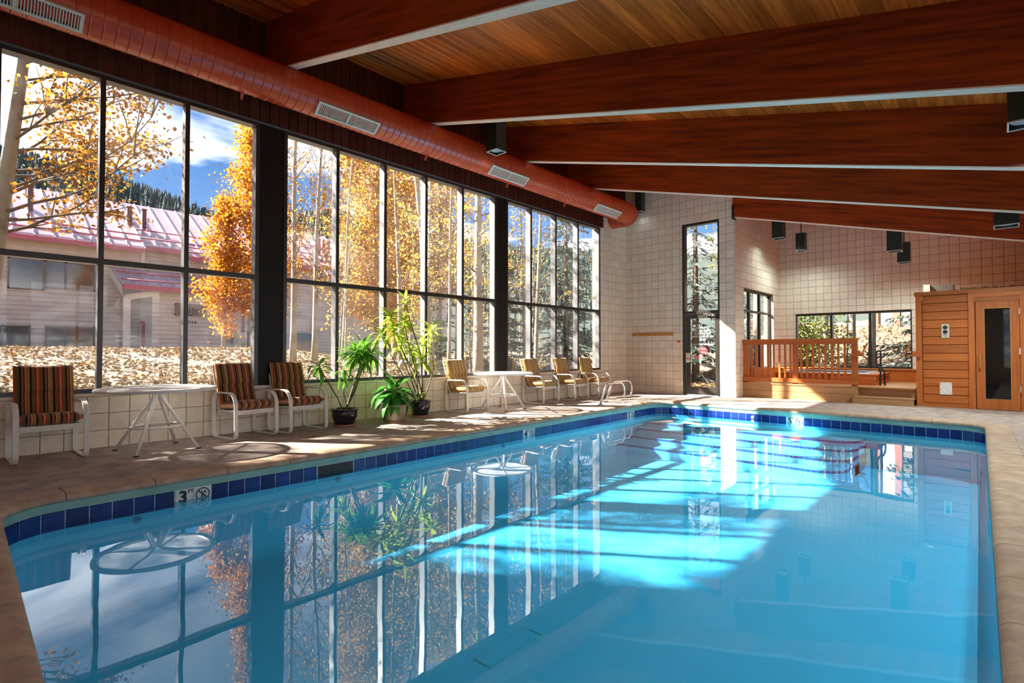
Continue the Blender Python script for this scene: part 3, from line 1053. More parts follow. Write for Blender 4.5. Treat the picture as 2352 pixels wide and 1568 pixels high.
done = set()
for k in sorted(marks):
    nm = marks[k]
    if nm in done:
        continue
    done.add(nm)
    tA, tB = (k + .5) * tl, (k + 1.5) * tl
    # seen from inside the pool, increasing t (counter-clockwise) runs to the left
    num_t, sym_t = tB, tA
    p, nn = lp.at(num_t), lp.nrm(num_t)
    q, nq = lp.at(sym_t), lp.nrm(sym_t)
    p1 = p - nn * .0078 + Vector((0, 0, -.206)); q1 = q - nq * .0085 + Vector((0, 0, -.205))
    Rm = wall_frame(-nn)
    xr = Rm.col[0]
    text('depth_number', {'3': '3', '4': '4', '5': '5', '5far': '5'}[nm], .145, p1 - xr * .01, Rm, 'blackprint', pool, .001, bold=.006)
    text('unit_mark', 'FT', .045, p1 + xr * .052 + Vector((0, 0, .045)), Rm, 'blackprint', pool, .001, bold=.0012)
    no_diving(q1, -nq, .056, pool)

# underwater entry steps at the far end with dark edge tiles
for i, (yy, zz) in enumerate([(10.40, -.41), (10.00, -.50), (9.62, -.61), (9.20, -.72)]):
    x1 = -1.75
    mb = MB()
    cs = rounded_poly([(-5.70, yy, 0), (x1, yy, 0), (x1, 11.06, 0), (-5.70, 11.06, 0)], [0, .45, 0, 0], 8)
    m = len(cs)
    mb.add([(p.x, p.y, -.90) for p in cs] + [(p.x, p.y, zz) for p in cs], [tuple(range(m, 2 * m))] + [(k, (k + 1) % m, m + (k + 1) % m, m + k) for k in range(m)])
    st = fix_normals(mb.obj('step', 'plaster', pool))
    e = MB()
    for a, b in zip(cs[:-2], cs[1:-1]):
        d_ = (b - a).normalized(); nv = Vector((-d_.y, d_.x, 0)) * .03
        e.add([(a.x, a.y, zz + .002), (b.x, b.y, zz + .002), (b.x + nv.x, b.y + nv.y, zz + .002), (a.x + nv.x, a.y + nv.y, zz + .002),
               (a.x - nv.x * .1, a.y - nv.y * .1, zz - .03), (b.x - nv.x * .1, b.y - nv.y * .1, zz - .03)], [(0, 1, 2, 3), (4, 5, 1, 0)])
    e.obj('edge_tile', 'stepedge', st)
# floor outlet frame and wall fittings
mb = MB()
cx_, cy_ = -2.50, 2.66
for (a, b, c_, d_) in ((-.08, .08, -.27, -.255), (-.08, .08, .255, .27), (-.08, -.068, -.255, .255), (.068, .08, -.255, .255)):
    mb.box(cx_ + a, cx_ + b, cy_ + c_, cy_ + d_, -.90, -.893)
mb.box(cx_ - .068, cx_ + .068, cy_ - .255, cy_ + .255, -.90, -.897, 1)
mb.obj('floor_outlet', ['white', 'plaster'], pool)
for (x, y) in ((-5.52, 1.12), (-5.6, 3.05), (-5.66, 5.85), (-3.7, 11.1)):
    t = t_near(x, y)
    p, nn = lp.at(t), lp.nrm(t)
    z = -.33 if y < 11 else -.2
    o = MB().lathe([(0, .012), (.018, .012), (.020, .016), (.030, .010), (.033, 0), (0, 0)], 16).obj('return_fitting', 'white' if y > 11 else 'sparim', pool)
    o.matrix_local = Matrix.Translation(p - nn * .002 + Vector((0, 0, z))) @ wall_frame(-nn).to_4x4()

# deck slab
fl = struct('floor')
outer = [Vector((XW, YN, 0)), Vector((XR, YN, 0)), Vector((XR, YB, 0)), Vector((XA, YB, 0)), Vector((XA, YF, 0)), Vector((XW, YF, 0))]
inner = off(.272)
tris = geometry.tessellate_polygon([outer, list(reversed(inner))])
allp = outer + list(reversed(inner))
mb = MB().add([(p.x, p.y, 0.0) for p in allp], tris)
ii = [(p.x, p.y, 0.0) for p in inner] + [(p.x, p.y, -.3) for p in inner]
mb.add(ii, [(k, (k + 1) % n, n + (k + 1) % n, n + k) for k in range(n)])
fo = fix_normals(mb.obj('deck_slab', 'deck', fl))
tag(MB().lathe([(0, .006), (.10, .006), (.115, .004), (.12, 0)], 28, smooth=False).obj('deck_cover_plate', 'register', None, (-6.04, 3.02, 0)),
    'round white cover plate set in the deck near the chairs', 'cover plate')

# ------------------------------------------------------------------ air duct with registers
DXC, DZC, DR = -7.15, 4.78, 0.262
duct = thing('air_duct', 'long red spiral air duct hung along the window wall', 'duct', (DXC, 0, DZC))
mb = MB()
prof = []
y = YN + .02
pitch = 0.118
path = []
while y < 12.0:
    for dy_, rr in ((0, DR), (.008, DR), (pitch - .024, DR), (pitch - .016, DR), (pitch - .012, DR + .006), (pitch - .006, DR + .006), (pitch - .002, DR)):
        path.append((y + dy_, rr))
    y += pitch
nseg = 40
vs_ = []
for (yy, rr) in path:
    for k in range(nseg):
        a = 2 * PI * k / nseg
        vs_.append((rr * math.cos(a), yy, rr * math.sin(a)))
fs_ = [(i * nseg + k, (i + 1) * nseg + k, (i + 1) * nseg + (k + 1) % nseg, i * nseg + (k + 1) % nseg) for i in range(len(path) - 1) for k in range(nseg)]
mb.add(vs_, fs_, True)
mb.obj('spiral_pipe', 'duct', duct)
# gored elbow turning into the wall
ye = path[-1][0]
mb = MB()
RC = 0.36
gores = 6
pth = []
for i in range(gores + 1):
    a = (PI / 2) * i / gores
    pth.append((-RC + RC * math.cos(a), ye + RC * math.sin(a), 0, a))
for i in range(gores):
    for j, (f, rr) in enumerate(((0.0, DR), (0.86, DR), (0.9, DR + .006), (0.97, DR + .006), (1.0, DR))):
        a = (PI / 2) * (i + f) / gores
        cx_, cy_ = -RC + RC * math.cos(a), ye + RC * math.sin(a)
        for k in range(nseg):
            b = 2 * PI * k / nseg
            rad = Vector((math.cos(a), math.sin(a), 0))
            q = Vector((cx_, cy_, 0)) + rad * math.cos(b) * rr + Vector((0, 0, 1)) * math.sin(b) * rr
            mb.v.append(tuple(q))
rows = gores * 5
for i in range(rows - 1):
    for k in range(nseg):
        mb.f.append((i * nseg + k, (i + 1) * nseg + k, (i + 1) * nseg + (k + 1) % nseg, i * nseg + (k + 1) % nseg)); mb.sm.append(True); mb.mi.append(0)
mb.v.extend([(v[0] - .30, v[1], v[2]) for v in mb.v[-nseg:]])
for k in range(nseg):
    i = rows - 1
    mb.f.append((i * nseg + k, (i + 1) * nseg + k, (i + 1) * nseg + (k + 1) % nseg, i * nseg + (k + 1) % nseg)); mb.sm.append(True); mb.mi.append(0)
mb.obj('elbow', 'duct', duct)


def register(yc, ln):
    """louvred register let into the lower pool side of the duct"""
    ang = math.radians(-52)
    nv = Vector((math.cos(ang), 0, math.sin(ang)))
    tv = Vector((-nv.z, 0, nv.x))       # across, along the skin
    f = MB(); s = MB()
    hw = .105
    base = DR * .93

    def P(u, v, h):
        q = nv * (base + h) + tv * u
        return (q.x, yc + v, q.z)

    def bx(mb, u0, u1, v0, v1, h0, h1):
        mb.add([P(u0, v0, h0), P(u1, v0, h0), P(u1, v1, h0), P(u0, v1, h0), P(u0, v0, h1), P(u1, v0, h1), P(u1, v1, h1), P(u0, v1, h1)],
               [(0, 3, 2, 1), (4, 5, 6, 7), (0, 1, 5, 4), (1, 2, 6, 5), (2, 3, 7, 6), (3, 0, 4, 7)])
    L2 = ln / 2
    bx(f, -hw, -hw + .028, -L2, L2, -.02, .035)
    bx(f, hw - .028, hw, -L2, L2, -.02, .035)
    bx(f, -hw + .028, hw - .028, -L2, -L2 + .032, -.02, .035)
    bx(f, -hw + .028, hw - .028, L2 - .032, L2, -.02, .035)
    bx(f, -hw + .028, hw - .028, -.016, .016, -.02, .033)
    root = fix_normals(f.obj('register', 'register', duct))
    bk = MB()
    bx(bk, -hw + .02, hw - .02, -L2 + .02, L2 - .02, 0.0, .012)
    fix_normals(bk.obj('register_back', 'slot', root))
    v = -L2 + .032 + .012
    while v < L2 - .04:
        if abs(v) > .022:
            m_ = MB()
            bx(m_, -hw + .028, hw - .028, v - .0045, v + .0045, .012, .030)
            fix_normals(m_.obj('vane', 'register', root))
        v += .024


for (y0, y1) in ((-0.15, 0.90), (3.46, 4.44), (6.89, 7.92), (10.40, 11.46)):
    register((y0 + y1) / 2, y1 - y0)
for y in (2.55, 5.55, 7.6, 9.5):
    MB().obox((-.07, y, -DR - .03), (.03, .035, .10), Matrix.Rotation(.5, 3, 'Y')).obj('hanger_strap', 'duct', duct)

# ------------------------------------------------------------------ hanging downlights
# watts per lamp: low by the duct to spare the wall a scallop, strong over water and tub
LAMP_W = [8, 1.5, 24, 70, 125, 85, 290, 270, 75, 50]  # last two are unseen fill lamps added over the pool edge
lamp_spots = [('dark square downlight box hung between beams beside the red duct', -6.64, 6.70, 4.755, .25, False),
              ('dark square downlight box hung near the end of the red duct', -7.20, 12.88, 4.966, .19, False),
              ('dark downlight box high by the alcove side wall, nearest it', -4.20, 14.75, 4.09, .26, False),
              ('dark downlight on a thin rod, beside the alcove side wall', -3.86, 15.5, 3.83, .22, True),
              ('larger dark downlight box over the hot tub steps, tight under the beam', -1.66, 14.1, 3.33, .26, False),
              ('dark downlight on a thin rod above the sauna corner', -1.62, 15.25, 3.22, .24, True),
              ('downlight box with pale side, hung above the sauna door', 0.10, 11.6, 3.16, .30, False),
              ('pale downlight box hung at the edge of the frame high over the pool', 0.22, 7.05, 3.34, .28, False),
              ('unseen downlight box added to brighten the right of the pool, farther one', 0.50, 4.60, 3.27, .28, False),
              ('unseen downlight box added to brighten the right of the pool, nearer one', 0.50, 2.15, 3.27, .28, False)]
for i, (lab, x, y, z, w, rod) in enumerate(lamp_spots):
    t = thing('downlight', lab, 'lamp', (x, y, z), 0, 'square downlights hung from the beams')
    h_ = ceil_z(x) - z
    top = .46 if rod else h_
    m_ = MB()
    q = w / 2
    e = .012
    for (a, b, c_, d_) in ((-q, q, -q, -q + e), (-q, q, q - e, q), (-q, -q + e, -q + e, q - e), (q - e, q, -q + e, q - e)):
        m_.box(a, b, c_, d_, 0, top)
    m_.box(-q + e, q - e, -q + e, q - e, top - .02, top)
    m_.obj('housing', 'lamp', t)
    m_ = MB()
    for (a, b, c_, d_) in ((-q - .003, q + .003, -q - .003, -q + e), (-q - .003, q + .003, q - e, q + .003), (-q - .003, -q + e, -q + e, q - e), (q - e, q + .003, -q + e, q - e)):
        m_.box(a, b, c_, d_, -.01, .006)
    m_.obj('rim', 'lampwhite', t)
    MB().lathe([(0, .10), (q * .5, .09), (q * .75, .05), (q * .86, .03)], 16).obj('bulb', 'lampglass', t)
    if rod:
        MB().tube([(0, 0, top), (0, 0, h_)], .012, 8).obj('rod', 'black', t)
    la = bpy.data.lights.new('downlight_glow', 'SPOT')
    la.energy = LAMP_W[i]
    la.color = (0.84, 0.98, 0.95)
    la.spot_size = math.radians(165)
    la.spot_blend = 1.0
    la.shadow_soft_size = 0.0
    link('downlight_glow', la, t, (0, 0, -.02))

# ------------------------------------------------------------------ patio chairs
def loop_path():
    pts = rounded_poly([(0, .285, .010), (0, .265, .60), (0, -.285, .595), (0, -.285, .010)], [.075, .17, .10, .085], 7)
    return pts


def ribs(w, t, n_):
    """ribbed strap profile, flat inside, n_ rounded ribs outside"""
    pr = [(-t / 2, -w / 2), (-t / 2, w / 2)]
    for k in range(n_):
        b1 = w / 2 - w * k / n_
        b0 = w / 2 - w * (k + 1) / n_
        d = (b1 - b0)
        pr += [(t * .25, b1 - d * .04), (t / 2, b1 - d * .28), (t / 2, b1 - d * .72), (t * .25, b0 + d * .04)]
    return pr


def cushion(w, d, h, nx=8, ny=10, puff=.018):
    """soft pad lying in xy, quilted puff, closed"""
    V = []; F = []
    def ht(u, v):
        eu = min(u, 1 - u); ev = min(v, 1 - v)
        k = min(1, eu / .12) ** .5 * min(1, ev / .10) ** .5
        return h / 2 * (.35 + .65 * k) + puff * math.sin(PI * u) * math.sin(PI * v) * .3
    for s in (1, -1):
        for j in range(ny + 1):
            for i in range(nx + 1):
                u, v = i / nx, j / ny
                V.append(((u - .5) * w, (v - .5) * d, s * ht(u, v)))
    q = (nx + 1)
    o_ = (nx + 1) * (ny + 1)
    for j in range(ny):
        for i in range(nx):
            a = j * q + i
            F.append((a, a + 1, a + q + 1, a + q))
            F.append((o_ + a, o_ + a + q, o_ + a + q + 1, o_ + a + 1))
    bd = [i for i in range(q)] + [j * q + nx for j in range(1, ny + 1)] + [ny * q + i for i in range(nx - 1, -1, -1)] + [j * q for j in range(ny - 1, 0, -1)]
    for a, b in zip(bd, bd[1:] + bd[:1]):
        F.append((a, o_ + a, o_ + b, b))
    return V, F


def make_chair(kind):
    t = thing('patio_chair', 'x', 'chair')
    pth = loop_path()
    for sx in (-1, 1):
        m_ = MB()
        m_.sweep([(p.x + sx * .278, p.y, p.z) for p in pth], ribs(.050, .017, 4), True, (1, 0, 0), False)
        fix_normals(m_.obj('side_frame', 'white', t))
    for nm, y, z in (('front_rail', .235, .345), ('rear_rail', -.235, .315)):
        m_ = MB()
        for k in range(3):
            m_.obox((0, y, z - .02 + k * .02), (.506, .020, .0185), None, .005)
        m_.obj(nm, 'white', t)
    m_ = MB()
    for sx in (-1, 1):
        m_.tube([(sx * .235, .22, .368), (sx * .235, -.20, .340), (sx * .235, -.25, .40), (sx * .225, -.40, .86), (sx * .225, -.43, .95)], .012, 8)
    m_.tube([(-.225, -.43, .95), (.225, -.43, .95)], .012, 8)
    m_.tube([(-.235, -.2, .342), (.235, -.2, .342)], .012, 8)
    for k in range(6):
        y = .17 - k * .07
        m_.obox((0, y, .358 - (.22 - y) * .066), (.46, .045, .004))
    for k in range(7):
        f = k / 6
        m_.obox((0, -.275 - f * .14, .46 + f * .43), (.455, .004, .045), Matrix.Rotation(.32, 3, 'X'))
    m_.obj('seat_frame', 'white', t)
    st = M['stripeA'] if kind == 'A' else M['stripeB']
    V, F = cushion(.50, .49, .115)
    R = Matrix.Rotation(math.radians(4), 3, 'X')
    m_ = MB().add([R @ Vector(v) + Vector((0, .030, .425)) for v in V], F, True)
    m_.obj('seat_cushion', [st], t)
    # reclined back pad in two quilted lengths, the upper one like a head pillow
    R = Matrix.Rotation(math.radians(90 + 17), 3, 'X')
    for nm, zc_, d_, h_, fw in (('back_cushion', .56, .34, .080, 0.0), ('head_cushion', .825, .31, .105, .022)):
        V, F = cushion(.50, d_, h_)
        yy = -.19 - (zc_ - .43) * math.tan(math.radians(17)) + fw
        m_ = MB().add([R @ Vector(v) + Vector((0, yy, zc_)) for v in V], F, True)
        m_.obj(nm, [st], t)
    for sx in (-1, 1):
        MB().add([(sx * .20, -.215, .47), (sx * .215, -.215, .47), (sx * .235, -.23, .36), (sx * .22, -.23, .36)], [(0, 1, 2, 3)]).obj('tie_strap', 'white', t)
    return t


def dup(root, loc, rz, label, group):
    r = root.copy(); COL.objects.link(r)
    r.location = loc; r.rotation_euler = (0, 0, rz)
    r['label'] = label; r['group'] = group
    for ch in list(root.children):
        c_ = ch.copy(); COL.objects.link(c_); c_.parent = r
        for g_ in ch.children:
            d_ = g_.copy(); COL.objects.link(d_); d_.parent = c_
    return r


G_CH = 'cushioned chairs along the window wall'
chA = make_chair('A')
chB = make_chair('B')
spots = [(chA, -7.455, 0.715, 2, 'striped chair before the first window, alone at the end of the row'),
         (chA, -7.45, 2.72, 9, 'red and brown striped chair just right of the first white table, arm touching its neighbour'),
         (chA, -7.45, 3.44, 7, 'red and brown striped chair between another chair and the potted plants'),
         (chB, -7.46, 6.74, 4, 'tan striped chair between the potted plants and the second white table'),
         (chB, -7.46, 8.95, 3, 'tan striped chair directly behind the second white table'),
         (chB, -7.46, 10.08, 3, 'tan striped chair, middle of the three beyond the second table'),
         (chB, -7.46, 11.06, 3, 'tan striped chair last in the row, by the far corner')]
used = set()
for (src, x, y, hd, lab) in spots:
    rz = -PI / 2 + math.radians(hd)
    if src.name not in used:
        used.add(src.name)
        src.location = (x, y, 0); src.rotation_euler = (0, 0, rz)
        tag(src, lab, 'chair', G_CH)
    else:
        dup(src, (x, y, 0), rz, lab, G_CH)

# ------------------------------------------------------------------ round tables
def table(x, y, rz, lab):
    t = thing('round_table', lab, 'table', (x, y, 0), rz, 'white round patio tables')
    R = .60
    MB().lathe([(R - .05, .709), (0, .709)], 48, smooth=False).obj('tabletop', 'tabletop', t)
    MB().lathe([(R - .055, .690), (R - .055, .716), (R - .03, .722), (R - .004, .716), (R, .704), (R - .004, .685), (R - .055, .684)], 48).obj('rim', 'white', t)
    for k in range(4):
        a = PI / 4 + k * PI / 2
        ca, sa = math.cos(a), math.sin(a)
        sg = 1 if k in (0, 3) else -1
        m_ = MB()
        m_.tube([(ca * .56, sa * .56, .690), (ca * .16, sa * .16, .690), (ca * .075, sa * .075, .675), (ca * .042, sa * .042, .645), (ca * .045, sa * .045, .61), (ca * .075, sa * .075, .555), (ca * .25, sa * .25, .30), (ca * .44, sa * .44, .012)],
                [.013, .015, .018, .021, .021, .020, .019, .017], 10)
        m_.obj('leg', 'white', t)
        MB().obox((ca * .445, sa * .445, .007), (.045, .045, .014), None, .004).obj('foot_cap', 'black', t)
    MB().tube([(.255 * math.cos(2 * PI * k / 32), .255 * math.sin(2 * PI * k / 32), .275) for k in range(32)], .013, 8, closed=True).obj('leg_ring', 'white', t)
    return t


table(-7.165, 1.645, .12, 'white round table between the lone red striped chair and the touching pair')
table(-7.165, 7.42, .12, 'white round table between tan chairs beside the dark post')

# ------------------------------------------------------------------ potted plants
def leaf_mesh(name, ln, w, droop, matname, fold=.25, n=7):
    """lance shaped blade growing along +x, arching down"""
    V = []; F = []
    for i in range(n + 1):
        f = i / n
        ww = w * math.sin(PI * min(1, (f * .92 + .06))) ** .8
        a = droop * f
        x = ln * (math.sin(a) / droop if droop > 1e-3 else f)
        z = -ln * ((1 - math.cos(a)) / droop if droop > 1e-3 else 0)
        V += [(x, -ww / 2, z + ww * fold * .5), (x, 0, z), (x, ww / 2, z + ww * fold * .5)]
    for i in range(n):
        b = i * 3
        F += [(b, b + 3, b + 4, b + 1), (b + 1, b + 4, b + 5, b + 2)]
    return MB().add(V, F, True).mesh(name, matname)


def pot(t, R, H, matname, saucer='terracotta'):
    MB().lathe([(0, .02), (R * .66, .02), (R * .74, .05), (R * .92, H * .55), (R * .95, H * .82), (R * .93, H * .88), (R * 1.02, H * .9), (R * 1.04, H * .96), (R * 1.0, H), (R * .9, H), (R * .88, H * .9), (R * .80, H * .84)], 32).obj('pot', matname, t)
    MB().lathe([(0, H * .86), (R * .86, H * .86)], 24, smooth=False).obj('soil', 'soil', t)
    MB().lathe([(0, 0), (R * .78, 0), (R * .86, .03), (R * .82, .035), (R * .74, .02), (0, .02)], 32).obj('saucer', saucer, t)


def rosette(t, c, mesh_list, n_, up0, up1, sc=1.0, seed=0):
    r_ = random.Random(seed)
    for k in range(n_):
        f = k / max(1, n_ - 1)
        az = k * 2.399 + r_.uniform(-.3, .3)
        el = up0 + (up1 - up0) * f + r_.uniform(-.12, .12)
        s = sc * r_.uniform(.8, 1.1)
        o_ = link('leaf', r_.choice(mesh_list), t, (c[0], c[1], c[2] + .03 * f))
        o_.rotation_euler = (r_.uniform(-.25, .25), -el, az)
        o_.scale = (s, s, s)


def cane(t, pts, r0, r1):
    m = len(pts)
    P_ = []
    for i in range(m - 1):
        for j in range(4):
            P_.append(Vector(pts[i]).lerp(Vector(pts[i + 1]), j / 4))
    P_.append(Vector(pts[-1]))
    k = len(P_)
    MB().tube(P_, [r0 + (r1 - r0) * i / (k - 1) for i in range(k)], 7).obj('cane', 'cane', t)


lA = [leaf_mesh('leaf', .36, .056, 1.1, 'leafA'), leaf_mesh('leaf', .32, .050, .7, 'leafA'), leaf_mesh('leaf', .38, .054, 1.5, 'leafA')]
lB = [leaf_mesh('leaf', .58, .135, 1.5, 'leafB'), leaf_mesh('leaf', .56, .125, 2.2, 'leafB'), leaf_mesh('leaf', .50, .115, .9, 'leafB')]
lC = [leaf_mesh('leaf', .36, .062, .9, 'leafC'), leaf_mesh('leaf', .32, .056, .5, 'leafC'), leaf_mesh('leaf', .36, .058, 1.3, 'leafC')]
# in each plant's local frame y runs along the window wall, x towards the pool
p1 = thing('potted_plant', 'branching green dracaena in a black glazed pot beside the striped chair', 'plant', (-7.35, 4.12, 0), 0, 'potted plants by the window')
pot(p1, .20, .265, 'pot_dark')
for pts, r0, r1 in (([(0, .02, .22), (.03, .10, .50), (.05, .20, .80), (.03, .30, 1.12)], .020, .012),
                    ([(0, .0, .22), (.05, .14, .52), (.06, .26, .86), (.08, .12, 1.10)], .018, .010),
                    ([(0, -.02, .22), (-.02, -.12, .45), (.0, -.30, .72), (.02, -.42, .90)], .012, .008),
                    ([(0, .05, .24), (.04, -.04, .50), (.06, -.05, .80)], .010, .008),
                    ([(.05, .20, .80), (.1, .30, 1.0), (.06, .42, 1.08)], .010, .008)):
    cane(p1, pts, r0, r1)
rosette(p1, (.03, .30, 1.12), lA, 38, -.45, 1.35, 1.15, 1)
rosette(p1, (.08, .12, 1.10), lA, 32, -.5, 1.2, 1.0, 2)
rosette(p1, (.02, -.42, .90), lA, 16, -.6, .9, .95, 3)
rosette(p1, (.06, -.05, .80), lA, 14, -.9, .5, .8, 4)
rosette(p1, (.06, .42, 1.08), lA, 20, -.5, .9, 1.0, 5)
rosette(p1, (.06, .20, 1.02), lA, 26, -.6, .9, 1.1, 8)
p2 = thing('potted_plant', 'low broad-leaved plant with drooping dark leaves in a tan pot', 'plant', (-7.12, 4.88, 0), 0, 'potted plants by the window')
pot(p2, .19, .29, 'pot_light')
cane(p2, [(0, 0, .24), (.01, .0, .36), (0, .01, .48)], .026, .020)
rosette(p2, (0, 0, .48), lB, 26, -.5, 1.25, 1.0, 6)
rosette(p2, (0, 0, .38), lB, 14, -.6, .2, .85, 7)
p3 = thing('potted_plant', 'tall thin-caned yellow green plant in a small black pot', 'plant', (-7.42, 5.60, 0), 0, 'potted plants by the window')
pot(p3, .185, .28, 'pot_dark')
tips = [((0, -.32, 1.98), .011), ((.03, -.36, 1.62), .010), ((.10, -.62, 1.42), .009), ((.05, -.45, 1.24), .009), ((.0, .08, 1.24), .010), ((.06, .0, .95), .008), ((-.02, -.20, 1.10), .008), ((.12, -.85, 1.36), .008), ((.0, -.62, 1.68), .008), ((.02, .22, 1.46), .008)]
for k, (tp, r_) in enumerate(tips):
    b = Vector((.04 * math.cos(k * 1.3), .05 * math.sin(k * 1.7), .22))
    q = Vector(tp)
    mid = b.lerp(q, .5) + Vector((.03 * math.sin(k), .10 * math.cos(k * 2.1) + .05, 0))
    cane(p3, [b, b.lerp(mid, .5) + Vector((0, .02, 0)), mid, mid.lerp(q, .55) - Vector((0, .02, 0)), q], r_ + .004, r_ - .002)
    rosette(p3, tp, lC, 18 if k else 14, -.4, 1.25, 1.0 if k else .85, 20 + k)
rosette(p3, (.04, -.02, .30), lC, 10, .2, 1.1, .8, 40)

# ------------------------------------------------------------------ pool grab rails
def grab(x, y0, y1, lab):
    t = thing('grab_rail', lab, 'rail', (x, y0, 0), 0, 'steel pool grab rails')
    ln = y1 - y0
    pts = rounded_poly([(0, 0, -.02), (0, ln * .27, .44), (0, ln * 1.0, .44), (0, ln * .96, .07), (0, ln * .10, .10), (0, ln * .06, -.02)], [0, .10, .19, .10, .06, 0], 7)
    MB().tube(pts, .020, 12).obj('rail', 'chrome', t)
    for yy in (0.0, ln * .06):
        MB().lathe([(.02, .018), (.045, .012), (.05, 0)], 16, (0, yy, 0)).obj('flange', 'chrome', t)


grab(-6.22, 9.38, 10.42, 'looped steel grab rail nearer the pool edge')
grab(-6.50, 10.02, 11.22, 'looped steel grab rail set back towards the chairs')

# ------------------------------------------------------------------ far door
dr = struct('door_1')
y0, y1 = YF + .02, YF + .16
for nm, (a, b, c_, d_) in (('frame_jamb', (DX0, DX0 + .06, 0, DZ)), ('frame_jamb', (DX1 - .05, DX1, 0, DZ)), ('frame_head', (DX0 + .06, DX1 - .05, DZ - .06, DZ)), ('transom_bar', (DX0 + .06, DX1 - .05, 2.10, 2.18))):
    MB().box(a, b, y0, y1, c_, d_).obj(nm, 'frame', dr)
MB().box(DX0 + .06, DX1 - .05, YF + .085, YF + .091, 2.18, DZ - .06).obj('transom_pane', 'glass', dr)
a0, a1 = DX0 + .075, DX1 - .06
lf = MB()
lf.box(a0, a0 + .11, y0 + .02, y0 + .07, .02, 2.09)
lf.box(a1 - .07, a1, y0 + .02, y0 + .07, .02, 2.09)
lf.box(a0 + .11, a1 - .07, y0 + .02, y0 + .07, 1.99, 2.09)
lf.box(a0 + .11, a1 - .07, y0 + .02, y0 + .07, .02, .22)
lfo = lf.obj('door_leaf', 'frame', dr)
GY = y0 + .042
MB().box(a0 + .10, a1 - .06, GY, GY + .006, .20, 2.0).obj('glass_pane', 'glass', lfo)
Rd = wall_frame((0, -1, 0))
xc = (a0 + a1) / 2 + .02
for body, z, s in (('GUESTS ONLY', 1.745, .072), ('ALL SPA GUESTS', 1.665, .072), ('PLEASE DO NOT', 1.590, .072), ('BRING GLASS OR ANY', 1.515, .072), ('FOOD', 1.44, .072), ('ALWAYS KEEP GATE SHUT', 1.31, .058)):
    text('door_lettering', body, s, (xc, GY - .002, z), Rd, 'whiteprint', lfo, .0006, sx=.80)
o = MB().lathe([(0, .002), (.095, .002), (.1, 0)], 24, smooth=False).obj('round_sticker', 'red', lfo)
o.matrix_local = Matrix.Translation((xc + .01, GY - .001, 1.16)) @ Rd.to_4x4()
MB().box(xc - .05, xc + .07, GY - .005, GY - .0035, 1.185, 1.205).obj('sticker_bar', 'whiteprint', lfo)
MB().box(xc - .05, xc + .07, GY - .005, GY - .0035, 1.105, 1.125).obj('sticker_bar', 'whiteprint', lfo)
MB().box(a0 + .20, a0 + .40, GY - .003, GY - .001, .95, 1.03).obj('pink_sticker', 'pink', lfo)
MB().box(a0 + .15, a0 + .40, GY - .003, GY - .001, .85, .945).obj('green_sticker', 'greensticker', lfo)
MB().obox((a0 + .06, y0 - .005, .97), (.10, .05, .25), None, .006).obj('lock_box', 'register', lfo)
MB().obox((a0 + .075, y0 - .035, .945), (.06, .02, .035), None, .004).obj('lock_button', 'red', lfo)
m_ = MB()
m_.obox((a1 - .16, y0 - .01, 2.055), (.24, .05, .06), None, .006)
m_.obox((a1 - .20, y0 - .06, 2.075), (.20, .02, .012), Matrix.Rotation(.5, 3, 'Z'))
m_.obox((a1 - .28, y0 - .06, 2.085), (.16, .02, .012), Matrix.Rotation(-.5, 3, 'Z'))
m_.obj('door_closer', 'greybox', dr)

# coat rail and alarm button on the far wall
t = thing('towel_rail', 'pine board with pegs fixed on the block wall left of the door', 'rail', (-6.97, YF - .012, 1.60))
MB().obox((0, -.012, 0), (1.24, .024, .085), None, .005).obj('board', 'pine', t)
for k in range(6):
    MB().tube([(-.52 + k * .208, -.02, -.005), (-.52 + k * .208, -.075, .012)], [.012, .010], 8).obj('peg', 'pine', t)
tag(MB().obox((0, 0, 0), (.075, .02, .045), None, .004).obj('alarm_button', 'red', None, (-6.20, YF - .022, 1.395)), 'small red button on the block wall beside the door', 'button')

# ------------------------------------------------------------------ hot tub platform, steps, tub, railing
pf = thing('hot_tub_platform', 'stepped cedar platform carrying the hot tub in the alcove', 'platform')
PZ, PY = .365, 13.58
PX0, PX1 = XA + .015, -2.335
XS = -1.30
for k, (z0, z1) in enumerate(((0.0, .178), (.184, .335))):
    MB().box(PX0, PX1, PY + .004, PY + .04, z0, z1).obj('fascia_board', 'deckwood', pf)
MB().box(PX0, PX1 + .015, PY - .012, PY + .13, PZ - .028, PZ).obj('nosing_board', 'deckwood', pf)
for k in range(18):
    ya = PY + .133 + k * .142
    if ya + .139 > YB - .02:
        break
    MB().box(PX0, XS, ya, ya + .139, PZ - .028, PZ).obj('deck_board', 'deckwood', pf)
MB().box(PX1, XS, 13.86, 13.90, .155, PZ - .03).obj('riser_board', 'deckwood', pf)
MB().box(PX1, XS, 13.84, 13.98, PZ - .03, PZ + .002).obj('nosing_board', 'deckwood', pf)
MB().box(PX1 - .05, XS - .004, 13.50, 13.53, 0, .13).obj('step_riser', 'deckwood', pf)
MB().box(PX1 - .06, XS - .004, 13.49, 13.86, .13, .158).obj('step_tread', 'deckwood', pf)
MB().box(PX1, PX1 + .02, 13.60, 13.86, .16, PZ - .03).obj('side_board', 'deckwood', pf)
